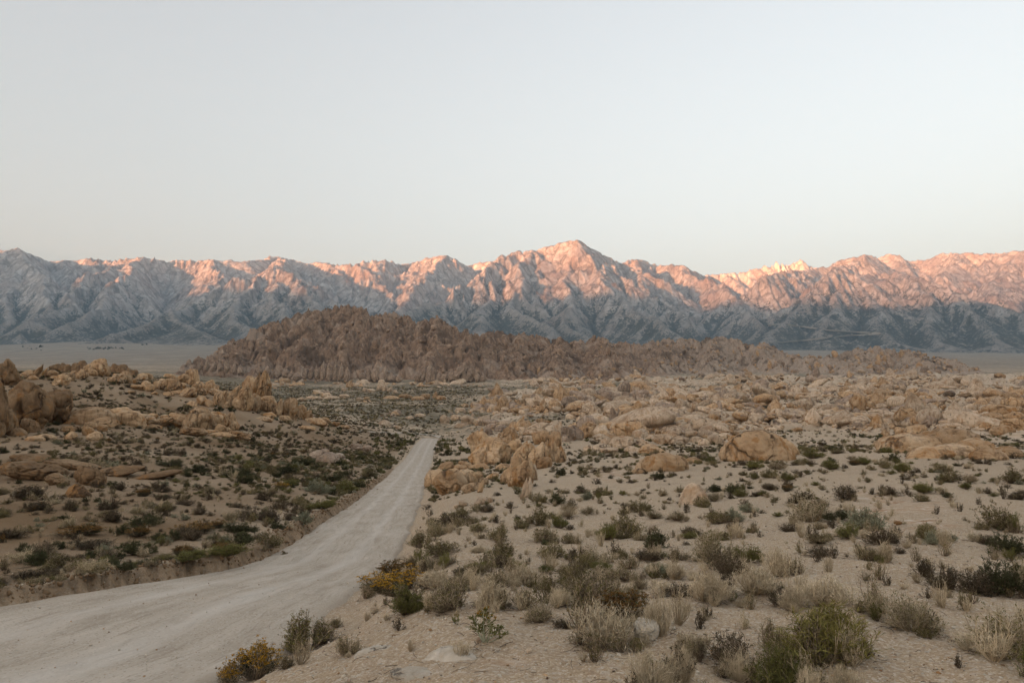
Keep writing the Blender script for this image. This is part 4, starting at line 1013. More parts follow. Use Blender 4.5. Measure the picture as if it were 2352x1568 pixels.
rr = np.random.default_rng(21)
ROCK_SPOTS = []          # (x, y, radius) that shrubs keep clear of
def set_rock(parent, origin, p, wpx, hpx, style, lean, tone, on=True):
    Y = p[1]; s = Y / F
    w, h = wpx * s / 2, hpx * s / 2
    gz = p[2]
    k = int(rr.integers(0, 5))
    big = wpx > 44
    me = (big_rock_mesh if big else rock_mesh)(style, k, tone)
    o = link('boulder', me, parent)
    sink = dict(round=0.30, block=0.22, fin=0.18, dome=0.55)[style]
    full = h * (1 + sink)
    depth = w * dict(round=0.95, block=0.9, fin=0.75, dome=0.8)[style] * rr.uniform(0.85, 1.15)
    if style == 'dome': depth = max(depth, 0.5 * w)
    z = gz + 2 * h - full
    o.location = Vector((p[0], p[1] + depth * 0.55, z)) - origin
    o.scale = (w * 1.03, depth, full)
    o.rotation_euler = (R(rr.uniform(-5, 5)), R(lean), R(rr.uniform(-14, 14) + (180 if rr.random() < 0.5 and style != 'fin' else 0)))
    if abs(lean) > 12:
        f = 1 / max(0.55, math.cos(R(lean))); o.scale = (w * (0.75 if style == 'fin' else 0.9), depth, full * f * 0.96)
    ROCK_SPOTS.append((p[0], p[1] + depth * 0.5, max(w, depth) * 0.85))
    return o
for oc in OUT:
    P = oc['P'].copy()
    if not oc['dist']: P[:, 2] = ground_z(P[:, 0], P[:, 1])
    # the base of a rock follows the photograph: when the ground there has sunk behind a crest, it stands on its neighbours
    q = np.array([[q[0], q[1]] for q in oc['rocks']]); a, s = ray(q[:, 0], q[:, 1])
    P[:, 2] = s * P[:, 1]
    org = Vector((float(np.median(P[:, 0])), float(np.median(P[:, 1])), float(np.min(P[:, 2]))))
    t = thing('rock_outcrop', oc['label'], 'rock outcrop', org, oc['group'])
    for p, q in zip(P, oc['rocks']):
        set_rock(t, org, p, q[2], q[3], q[4], q[5], oc['tone'])
    oc['obj'] = t

# single stones
def stone(label, px, py, w, h, style, lean, tone, name='boulder', sink=None):
    p = on_ground(px, py)[0]
    n0 = len(bpy.data.objects)
    o = set_rock(None, Vector((0, 0, 0)), p, w, h, style, lean, tone)
    o.name = name; o['label'] = label; o['category'] = 'rock'
    return o
M_WHITE = mat_rock('rock_speckled', (0.54, 0.46, 0.36), (0.66, 0.58, 0.47), (0.76, 0.68, 0.57), (0.48, 0.39, 0.29), 0.4, 0.10, 0.25, 4.0)
o = stone('pale speckled round boulder nestled among dry grey brush', 1488, 1474, 58, 46, 'round', -12, 1)
P_, F_ = rock_shape('round', 407, 5); o.data = mesh_of('boulder', P_, [F_], M_WHITE, True)
M_SLAB = mat_rock('rock_slab', (0.50, 0.42, 0.32), (0.60, 0.52, 0.42), (0.70, 0.62, 0.52), (0.46, 0.36, 0.26), 0.35, 0.12, 0.2, 2.5)
def slab(label, px, py, w, depth_px, hgt, seed, rz=0):
    p = on_ground(px, py)[0]; s = p[1] / F
    P_, F_ = rock_shape('dome', seed, 5)
    o = link('stone_slab', mesh_of('stone_slab', P_, [F_], M_SLAB, True))
    o.location = (p[0], p[1] + 0.1, p[2] - hgt * 0.62)
    o.scale = (w * s / 2, depth_px * s, hgt); o.rotation_euler = (R(-2), R(3), R(rz))
    o['label'] = label; o['category'] = 'rock'
slab('flat pale granite slab half buried in the sandy foreground', 1050, 1508, 165, 75, 0.16, 511, 4)
slab('narrow pale bedrock strip flush with the sand near the road', 868, 1492, 110, 60, 0.10, 512, 30)
slab('low tan bedrock swell flush with sand below the larger slab', 960, 1545, 130, 60, 0.08, 513, 10)
for (px, py, w, h, l) in [(2065, 1206, 16, 8, 'small rust red stone alone on the bare right slope'), (1215, 1500, 14, 10, 'fist sized pale stone on sand right of the flat slab'),
                          (1100, 1475, 10, 9, 'small pale stone at the foot of the green sprig'), (1002, 1390, 20, 9, 'flat pinkish stone at the edge of the grey brush'),
                          (1152, 1395, 12, 7, 'small flat pale stone under the grey brush'), (2200, 1530, 10, 7, 'small white stone on dark sand at the right'),
                          (1890, 1245, 10, 6, 'small dark stone beside low grey brush'), (1520, 1560, 12, 7, 'small tan stone near the bottom of the frame')]:
    o = stone(l, px, py, w, h, 'block', 0, 2 if 'rust' in l or 'dark' in l else 1, 'stone')
# ---------------------------------------------------------------- scatter: one object that holds many small things nobody could count
def scatter(name, pts, rot, scl, idx, meshes):
    """points with a turn, a size and a pick among the given meshes"""
    me = bpy.data.meshes.new(name)
    n = len(pts); me.vertices.add(n); me.vertices.foreach_set('co', np.ascontiguousarray(pts, np.float32).ravel())
    at_ = me.attributes.new('turn', 'FLOAT_VECTOR', 'POINT'); at_.data.foreach_set('vector', np.ascontiguousarray(rot, np.float32).ravel())
    at_ = me.attributes.new('size', 'FLOAT_VECTOR', 'POINT'); at_.data.foreach_set('vector', np.ascontiguousarray(scl, np.float32).ravel())
    at_ = me.attributes.new('pick', 'INT', 'POINT'); at_.data.foreach_set('value', np.ascontiguousarray(idx, np.int32))
    o = link(name, me, kind='stuff')
    g = bpy.data.node_groups.new(name, 'GeometryNodeTree')
    g.interface.new_socket('Geometry', in_out='INPUT', socket_type='NodeSocketGeometry')
    g.interface.new_socket('Geometry', in_out='OUTPUT', socket_type='NodeSocketGeometry')
    N, L = g.nodes, g.links
    gi, go = N.new('NodeGroupInput'), N.new('NodeGroupOutput')
    join = N.new('GeometryNodeJoinGeometry')
    iop = N.new('GeometryNodeInstanceOnPoints')
    g2i = N.new('GeometryNodeGeometryToInstance')
    for m in reversed(meshes):
        src = bpy.data.objects.new(name + '_source', m)     # never linked to the scene
        oi = N.new('GeometryNodeObjectInfo'); oi.inputs['Object'].default_value = src; oi.inputs['As Instance'].default_value = False
        L.new(oi.outputs['Geometry'], g2i.inputs[0])
    def na(nm, typ):
        x = N.new('GeometryNodeInputNamedAttribute'); x.data_type = typ; x.inputs[0].default_value = nm
        return x.outputs[0]
    L.new(gi.outputs[0], iop.inputs['Points']); L.new(g2i.outputs[0], iop.inputs['Instance'])
    iop.inputs['Pick Instance'].default_value = True
    L.new(na('pick', 'INT'), iop.inputs['Instance Index'])
    e2r = N.new('FunctionNodeEulerToRotation'); L.new(na('turn', 'FLOAT_VECTOR'), e2r.inputs[0])
    L.new(e2r.outputs[0], iop.inputs['Rotation'])
    L.new(na('size', 'FLOAT_VECTOR'), iop.inputs['Scale'])
    L.new(iop.outputs[0], go.inputs[0])
    md = o.modifiers.new('scatter', 'NODES'); md.node_group = g
    return o

# rocks of the hill
def low_rocks(mat, seeds, sub, styles):
    out = []
    for st in styles:
        for s in seeds:
            P, Fc = rock_shape(st, s, sub); out.append(mesh_of('boulders_piece', P, [Fc], mat, True))
    return out
def hill_boulders():
    r = np.random.default_rng(31)
    n = 7600
    a = r.uniform(-0.46, 0.63, n * 3); Y = r.uniform(890, 1520, n * 3); x = a * Y
    h = hill_z(x, Y); g = ground_z(x, Y); up = h - g
    near = sstep(320, 620, x)
    ok = (up > 2.0) & (r.random(n * 3) < 0.5)
    x, Y, h, up = x[ok][:n], Y[ok][:n], h[ok][:n], up[ok][:n]
    m = len(x)
    base = np.exp(r.normal(0.32, 0.78, m)).clip(0.6, 11.0) * 0.9
    base = np.minimum(base, 11.0 - 6.0 * sstep(40, 160, x))
    tall = (r.random(m) < np.where(fbm2(x / 40, Y / 40, 2, 71) > 0, 0.35, 0.06))
    s = np.stack([base * r.uniform(0.7, 1.1, m), base * r.uniform(0.7, 1.1, m), base * np.where(tall, r.uniform(1.4, 2.4, m), r.uniform(0.6, 1.1, m))], 1)
    rot = np.stack([r.normal(0, 0.16, m), r.normal(0.06, 0.2, m), r.uniform(0, 6.28, m)], 1)
    rot[~tall, :2] *= 2.2
    meshes = low_rocks(M_ROCK_HILL, (81, 82, 83), 3, ('round', 'block')) + low_rocks(M_ROCK[3], (84,), 3, ('block', 'round')) + low_rocks(M_ROCK[0], (85,), 3, ('block', 'round'))
    pale = (r.random(m) < sstep(60, 330, x)) | ((x > 170) & (up < 22) & (r.random(m) < 0.7)) | ((up < 14) & (r.random(m) < 0.35))
    pick = np.where(pale & (r.random(m) < 0.9), 6 + r.integers(0, 4, m), np.where(tall, 3, 0) + r.integers(0, 3, m))
    scatter('hill_boulders', np.stack([x, Y, h + s[:, 2] * np.where(base > 2.2, -0.12, 0.22)], 1), rot, s, pick, meshes)
hill_boulders()

# the field of countless smaller rocks between the outcrops
def field_rocks():
    r = np.random.default_rng(41)
    C = []
    def clus(n, fx, fy, spread, sz):
        for _ in range(n):
            C.append((fx(), fy(), spread * r.uniform(0.5, 1.5), sz * r.uniform(0.7, 1.35), int(r.integers(14, 34))))
    U = r.uniform
    clus(70, lambda: U(1080, 1700), lambda: U(905, 948), 24, 14)
    clus(70, lambda: U(1250, 2380), lambda: U(872, 915), 30, 11)
    clus(62, lambda: U(1600, 2380), lambda: U(900, 965), 30, 15)
    clus(46, lambda: U(1330, 1700), lambda: U(950, 1008), 26, 17)
    clus(44, lambda: U(1700, 2380), lambda: U(950, 985), 26, 16)
    clus(14, lambda: U(1080, 1350), lambda: U(950, 990), 20, 10)
    clus(30, lambda: U(1200, 2200), lambda: U(855, 876), 30, 9)
    clus(8, lambda: U(640, 1100), lambda: U(900, 960), 16, 7)
    clus(10, lambda: U(640, 1080), lambda: U(876, 884), 24, 9)
    px, py, sz = [], [], []
    for cx, cy, sp, s0, n in C:
        ex = r.normal(size=n); ey = r.normal(size=n)
        px += list(cx + ex * sp); py += list(cy + ey * sp * 0.22)
        k = np.exp(-0.25 * (ex ** 2 + ey ** 2))
        sz += list(s0 * 1.25 * k * np.exp(r.normal(-0.25, 0.58, n)))
    px, py, sz = np.array(px), np.array(py), np.array(sz)
    P = on_ground(px, py); ok = ~np.isnan(P[:, 1]) & (P[:, 1] > 120) & (P[:, 1] < 1300)
    rk = rocky(np.where(ok, P[:, 0], 0.0), np.where(ok, P[:, 1], 500.0)); ok &= (r.random(len(ok)) < 0.22 + 0.9 * rk) | (px < 1250)
    P, sz = P[ok], sz[ok]
    w = (sz * P[:, 1] / F / 2).clip(0.25, 7)
    m = len(w)
    u = r.random(m); tall = u < 0.10; flat = u > 0.50
    s = np.stack([w * r.uniform(0.85, 1.25, m) * np.where(flat, 1.8, 1), w * r.uniform(0.8, 1.2, m), w * np.where(tall, r.uniform(1.1, 1.6, m), np.where(flat, r.uniform(0.4, 0.65, m), r.uniform(0.6, 0.95, m)))], 1)
    rot = np.stack([r.normal(0, 0.12, m), r.normal(0.05, 0.28, m), r.uniform(0, 6.28, m)], 1)
    meshes = []
    for tone in (1, 0, 3):
        meshes += low_rocks(M_ROCK[tone], (91, 92), 3, ('round', 'block', 'fin', 'dome'))
    tn = r.choice([0, 0, 0, 0, 1, 1, 2], m) * 8
    pk = np.where(tall, 4, np.where(flat, np.where(r.random(m) < 0.65, 6, 0), r.choice([0, 0, 2], m))) + r.integers(0, 2, m)
    scatter('field_boulders', np.stack([P[:, 0], P[:, 1], P[:, 2] + s[:, 2] * 0.25], 1), rot, s, tn + pk, meshes)
field_rocks()

# gravel on the sand close by
def gravel():
    r = np.random.default_rng(51)
    n = 9000
    a = r.uniform(-0.72, 0.72, n); Y = 5.0 + 16 * r.random(n) ** 1.5; x = a * Y
    inroad = (x > road_l(Y) + 0.1) & (x < road_r(Y) - 0.1)
    keep = ~inroad | (r.random(n) < 0.22)
    x, Y, inroad = x[keep], Y[keep], inroad[keep]; m = len(x)
    z = ground_z(x, Y); z[inroad] = road_z(x[inroad], Y[inroad]) + 0.004
    s = np.exp(r.normal(-4.85, 0.42, m)).clip(0.003, 0.03)
    S = np.stack([s * r.uniform(0.8, 1.4, m), s, s * r.uniform(0.5, 0.9, m)], 1)
    rot = np.stack([r.normal(0, 0.2, m), r.normal(0, 0.2, m), r.uniform(0, 6.28, m)], 1)
    meshes = low_rocks(M_SLAB, (61, 62), 2, ('block',)) + low_rocks(M_ROCK[0], (63,), 2, ('round',)) + low_rocks(M_ROCK[3], (64,), 2, ('block',))
    scatter('gravel', np.stack([x, Y, z + S[:, 2] * 0.3], 1), rot, S, r.choice(4, m, p=[.3, .3, .25, .15]), meshes)
gravel()

# clods thrown up by the grader along the left bank
def clods():
    r = np.random.default_rng(57); n = 2600
    Y = 12 + 60 * r.random(n) ** 1.5; x = road_l(Y) + r.normal(-0.12, 0.28, n) + 0.22 * fbm2(Y / 1.7, Y * 0 + 3.0, 3, 21)
    z = ground_z(x, Y); s = np.exp(r.normal(-3.75, 0.5, n)).clip(0.008, 0.08)
    S = np.stack([s * r.uniform(0.8, 1.4, n), s, s * r.uniform(0.6, 0.9, n)], 1)
    m = NT('soil_clod'); m.out((0.22, 0.145, 0.085))
    scatter('soil_clods', np.stack([x, Y, z + S[:, 2] * 0.3], 1), r.uniform(0, 6.28, (n, 3)), S, r.choice(2, n), low_rocks(m.m, (65, 66), 2, ('round',)))
clods()
# ---------------------------------------------------------------- shrubs
def mat_plant(name, c0, c1, rough=0.9):
    t = NT(name, rough, 0.05)
    rnd = t.n('ShaderNodeObjectInfo').outputs['Random']; ti = t.attr('tint')
    col = t.mix(c0, c1, t.math('ADD', t.math('MULTIPLY', ti, 0.7), t.math('MULTIPLY', rnd, 0.3)))
    hsn = t.n('ShaderNodeHueSaturation'); t.put(hsn.inputs['Color'], col); t.put(hsn.inputs['Value'], t.math('ADD', 0.82, t.math('MULTIPLY', rnd, 0.36)))
    return t.out(hsn.outputs[0])
MP = dict(
 wood=mat_plant('dry_wood', (0.12, 0.088, 0.06), (0.27, 0.205, 0.145)),
 darkwood=mat_plant('dark_wood', (0.065, 0.048, 0.033), (0.15, 0.112, 0.08)),
 pale=mat_plant('pale_straw', (0.45, 0.345, 0.215), (0.74, 0.61, 0.43)),
 greytwig=mat_plant('grey_twigs', (0.29, 0.215, 0.13), (0.56, 0.44, 0.295)),
 green=mat_plant('green_leaves', (0.095, 0.095, 0.03), (0.24, 0.22, 0.075)),
 dgreen=mat_plant('dark_green_leaves', (0.045, 0.05, 0.025), (0.11, 0.108, 0.052)),
 olive=mat_plant('olive_leaves', (0.095, 0.083, 0.03), (0.24, 0.205, 0.082)),
 sage=mat_plant('sage_leaves', (0.19, 0.19, 0.115), (0.37, 0.365, 0.25)),
 dark=mat_plant('dark_leaves', (0.04, 0.032, 0.017), (0.11, 0.088, 0.05)),
 lime=mat_plant('yellow_green_leaves', (0.14, 0.125, 0.035), (0.31, 0.26, 0.085)),
 flower=mat_plant('yellow_flowers', (0.34, 0.17, 0.02), (0.54, 0.31, 0.05)),
 rust=mat_plant('rust_flowers', (0.16, 0.085, 0.03), (0.33, 0.18, 0.06)),
)
def tubes(P, rad, r):
    """P (n,k,3) centre lines, rad (n,k): three sided tapered tubes"""
    n, k, _ = P.shape
    d = P[:, -1] - P[:, 0]; d /= np.linalg.norm(d, axis=1)[:, None] + 1e-9
    ref = np.where(np.abs(d[:, 2:3]) < 0.9, np.array([[0, 0, 1.0]]), np.array([[1.0, 0, 0]]))
    u = np.cross(d, ref); u /= np.linalg.norm(u, axis=1)[:, None] + 1e-9; v = np.cross(d, u)
    ang = np.array([0, 2.094, 4.189])
    off = u[:, None, None, :] * np.cos(ang)[None, None, :, None] + v[:, None, None, :] * np.sin(ang)[None, None, :, None]
    V = (P[:, :, None, :] + off * rad[:, :, None, None]).reshape(-1, 3)
    b = (np.arange(n) * k * 3)[:, None, None, None] + (np.arange(k - 1) * 3)[None, :, None, None] + np.zeros((1, 1, 3, 1), int)
    j = np.arange(3); j2 = (j + 1) % 3
    q = np.concatenate([b + j[None, None, :, None], b + j2[None, None, :, None], b + 3 + j2[None, None, :, None], b + 3 + j[None, None, :, None]], -1).reshape(-1, 4)
    ti = np.repeat(r.random(n), k * 3)
    return V, q, ti
def blades(C, D, ln, wd, r):
    """thin folded leaves: C (n,3) foot, D (n,3) direction"""
    n = len(C)
    s = np.cross(D, r.normal(size=(n, 3))); s /= np.linalg.norm(s, axis=1)[:, None] + 1e-9
    t2 = np.cross(D, s)
    ln = ln[:, None]; wd = wd[:, None]
    mid = C + D * ln * 0.5 + t2 * wd * 0.35
    V = np.stack([C, mid + s * wd * 0.5, C + D * ln, mid - s * wd * 0.5], 1).reshape(-1, 3)
    i = np.arange(n)[:, None] * 4
    return V, np.concatenate([np.concatenate([i, i + 1, i + 2], 1), np.concatenate([i, i + 2, i + 3], 1)]), np.repeat(r.random(n), 4)
def unit(v): return v / (np.linalg.norm(v, axis=-1, keepdims=True) + 1e-9)
# kind: stems, spread, twigs per stem, leaf count, leaf length, leaf width, stem mat, leaf mat, top mat, stem radius, clumpiness
KIND = {
 'grey':   dict(ns=120, sp=66, nt=6, nl=1200, ll=.055, lw=.013, sm='wood', tm='greytwig', lm='olive', top=None, r=.0075, up=.25),
 'pale':   dict(ns=170, sp=56, nt=5, nl=900,  ll=.10,  lw=.008, sm='greytwig', tm='pale', lm='pale', top=None, r=.0060, up=.35),
 'dark':   dict(ns=90,  sp=80, nt=7, nl=1700, ll=.050, lw=.018, sm='darkwood', tm='wood', lm='dark', top=None, r=.0085, up=.1),
 'green':  dict(ns=130, sp=62, nt=5, nl=3200, ll=.090, lw=.011, sm='wood', tm='green', lm='green', top=None, r=.0070, up=.35),
 'dgreen': dict(ns=100, sp=76, nt=5, nl=3000, ll=.075, lw=.016, sm='darkwood', tm='dgreen', lm='dgreen', top=None, r=.0075, up=.2),
 'olive':  dict(ns=90,  sp=78, nt=6, nl=3000, ll=.050, lw=.017, sm='wood', tm='greytwig', lm='olive', top=None, r=.0085, up=.15),
 'sage':   dict(ns=90,  sp=74, nt=6, nl=2600, ll=.050, lw=.018, sm='wood', tm='sage', lm='sage', top=None, r=.0080, up=.2),
 'lime':   dict(ns=150, sp=66, nt=6, nl=3600, ll=.095, lw=.010, sm='greytwig', tm='lime', lm='lime', top=None, r=.0070, up=.3),
 'tan':    dict(ns=110, sp=78, nt=8, nl=1500, ll=.045, lw=.014, sm='greytwig', tm='pale', lm='olive', top=None, r=.0075, up=.05),
 'yellow': dict(ns=120, sp=64, nt=5, nl=2000, ll=.070, lw=.012, sm='wood', tm='greytwig', lm='dgreen', top='flower', r=.0070, up=.3),
 'rust':   dict(ns=100, sp=70, nt=5, nl=1800, ll=.065, lw=.014, sm='darkwood', tm='wood', lm='dgreen', top='rust', r=.0075, up=.2),
 'grass':  dict(ns=240, sp=40, nt=1, nl=300,  ll=.16,  lw=.007, sm='pale', tm='pale', lm='pale', top=None, r=.0045, up=.4),
 'sprig':  dict(ns=14,  sp=58, nt=5, nl=700,  ll=.085, lw=.022, sm='sage', tm='green', lm='green', top='flower', r=.0110, up=.3),
}
def shrub_geo(kind, seed, dens=1.0, fat=1.0):
    c = KIND[kind]; r = np.random.default_rng(seed)
    ns = max(int(c['ns'] * dens), 6)
    # a few leading clumps make the outline uneven
    nc = 7 if kind != 'sprig' else 5
    cph = r.uniform(0, 6.283, nc); cth = np.radians(c['sp']) * np.sqrt(r.random(nc)); cl = r.uniform(0.72, 1.08, nc)
    pick = r.integers(0, nc, ns)
    ph = cph[pick] + r.normal(0, 0.55, ns); th = np.clip(np.abs(cth[pick] + r.normal(0, 0.26, ns)), 0, np.radians(c['sp'] + 8))
    reach = cl[pick] * r.uniform(0.62, 1.05, ns)
    tip = np.stack([0.5 * np.sin(th) * np.cos(ph), 0.5 * np.sin(th) * np.sin(ph), np.cos(th) * 0.95 + 0.05], 1) * reach[:, None]
    base = np.stack([0.07 * np.cos(ph) * r.random(ns), 0.07 * np.sin(ph) * r.random(ns), np.full(ns, -0.04)], 1)
    k = 5; t = np.linspace(0, 1, k)
    P = base[:, None] + (tip - base)[:, None] * t[None, :, None]
    bow = np.sin(np.pi * t)[None, :, None] * np.stack([np.cos(ph), np.sin(ph), -0.2 * np.ones(ns)], 1)[:, None] * (0.10 * r.uniform(-0.2, 1.2, ns))[:, None, None]
    P = P + bow + r.normal(0, 0.012, P.shape) * t[None, :, None]
    rad = c['r'] * fat * (1.15 - 0.85 * t)[None] * r.uniform(0.7, 1.3, ns)[:, None]
    SV, SF, ST = tubes(P, rad, r)
    # twigs
    nt = ns * c['nt']; si = np.repeat(np.arange(ns), c['nt']); tt = r.uniform(0.3, 0.98, nt)
    f = tt * (k - 1); i0 = np.minimum(f.astype(int), k - 2); fr = (f - i0)[:, None]
    tb = P[si, i0] * (1 - fr) + P[si, i0 + 1] * fr
    sd_ = unit(P[si, i0 + 1] - P[si, i0])
    td = unit(sd_ * 0.8 + r.normal(0, 0.55, (nt, 3)) + np.array([0, 0, c['up']]))
    tl = r.uniform(0.08, 0.24, nt) * (1.15 - 0.5 * tt)
    tp = np.stack([tb, tb + td * tl[:, None] * 0.5 + r.normal(0, 0.010, (nt, 3)), tb + unit(td + np.array([0, 0, c['up'] * 0.6])) * tl[:, None]], 1)
    tr = c['r'] * fat * np.array([0.55, 0.42, 0.22])[None] * r.uniform(0.7, 1.2, nt)[:, None]
    TV, TF, TT = tubes(tp, tr, r)
    # leaves along the twigs
    nl = max(int(c['nl'] * dens), 20); li = r.integers(0, nt, nl); lt = r.uniform(0.15, 1.05, nl)[:, None]
    lc = tp[li, 0] * (1 - lt) + tp[li, 2] * lt + r.normal(0, 0.008, (nl, 3))
    ld = unit(td[li] * 0.7 + r.normal(0, 0.5, (nl, 3)) + np.array([0, 0, c['up']]))
    LV, LF, LT = blades(lc, ld, c['ll'] * fat ** 0.5 * r.uniform(0.6, 1.3, nl), c['lw'] * fat * r.uniform(0.7, 1.3, nl), r)
    # true to size: the drawn width and height are those of the bush, stray twigs aside
    rq = np.quantile(np.hypot(TV[:, 0], TV[:, 1]), 0.95); zq = np.quantile(TV[:, 2], 0.975)
    SC = np.array([0.5 / rq, 0.5 / rq, 1.0 / zq])
    SV, TV, LV, tp = SV * SC, TV * SC, LV * SC, tp * SC
    parts = [('stems', [(SV, SF, ST, c['sm']), (TV, TF, TT, c['tm'])]), ('foliage', [(LV, LF, LT, c['lm'])])]
    if c['top']:
        hi = np.where(tp[:, 2, 2] > np.quantile(tp[:, 2, 2], 0.55 if kind != 'sprig' else 0.8))[0]
        nf = int((2600 if kind != 'sprig' else 160) * dens); fi = hi[r.integers(0, len(hi), nf)]
        fc = tp[fi, 2] + r.normal(0, 0.018, (nf, 3)); fd = unit(r.normal(0, 1, (nf, 3)) + np.array([0, 0, 1.2]))
        FV, FF, FT = blades(fc, fd, 0.040 * fat * r.uniform(0.6, 1.2, nf), 0.030 * fat * r.uniform(0.7, 1.3, nf), r)
        parts.append(('flowers', [(FV, FF, FT, c['top'])]))
    return parts
def geo_mesh(name, bits):
    V, Q, T, off, mats, mi = [], [], [], 0, [], []
    for (v, f, t, m) in bits:
        V.append(v); T.append(t); Q.append(f + off); off += len(v); mats.append(MP[m]); mi.append(np.full(len(f), len(mats) - 1))
    # one index list per face size keeps the order of the materials
    me = mesh_of(name, np.concatenate(V), Q, mats, False, dict(tint=np.concatenate(T)))
    me.polygons.foreach_set('material_index', np.concatenate(mi).astype(np.int32))
    return me
SHRUB = {}
def shrub_parts(kind, var):
    if (kind, var) not in SHRUB:
        SHRUB[kind, var] = [(n, geo_mesh('shrub_' + n, b)) for n, b in shrub_geo(kind, 700 + sum(map(ord, kind)) + var * 13)]
    return SHRUB[kind, var]
def merged_shrub(kind, seed, dens, fat):
    return geo_mesh('shrubs_piece', [q for n, b in shrub_geo(kind, seed, dens, fat) for q in b])

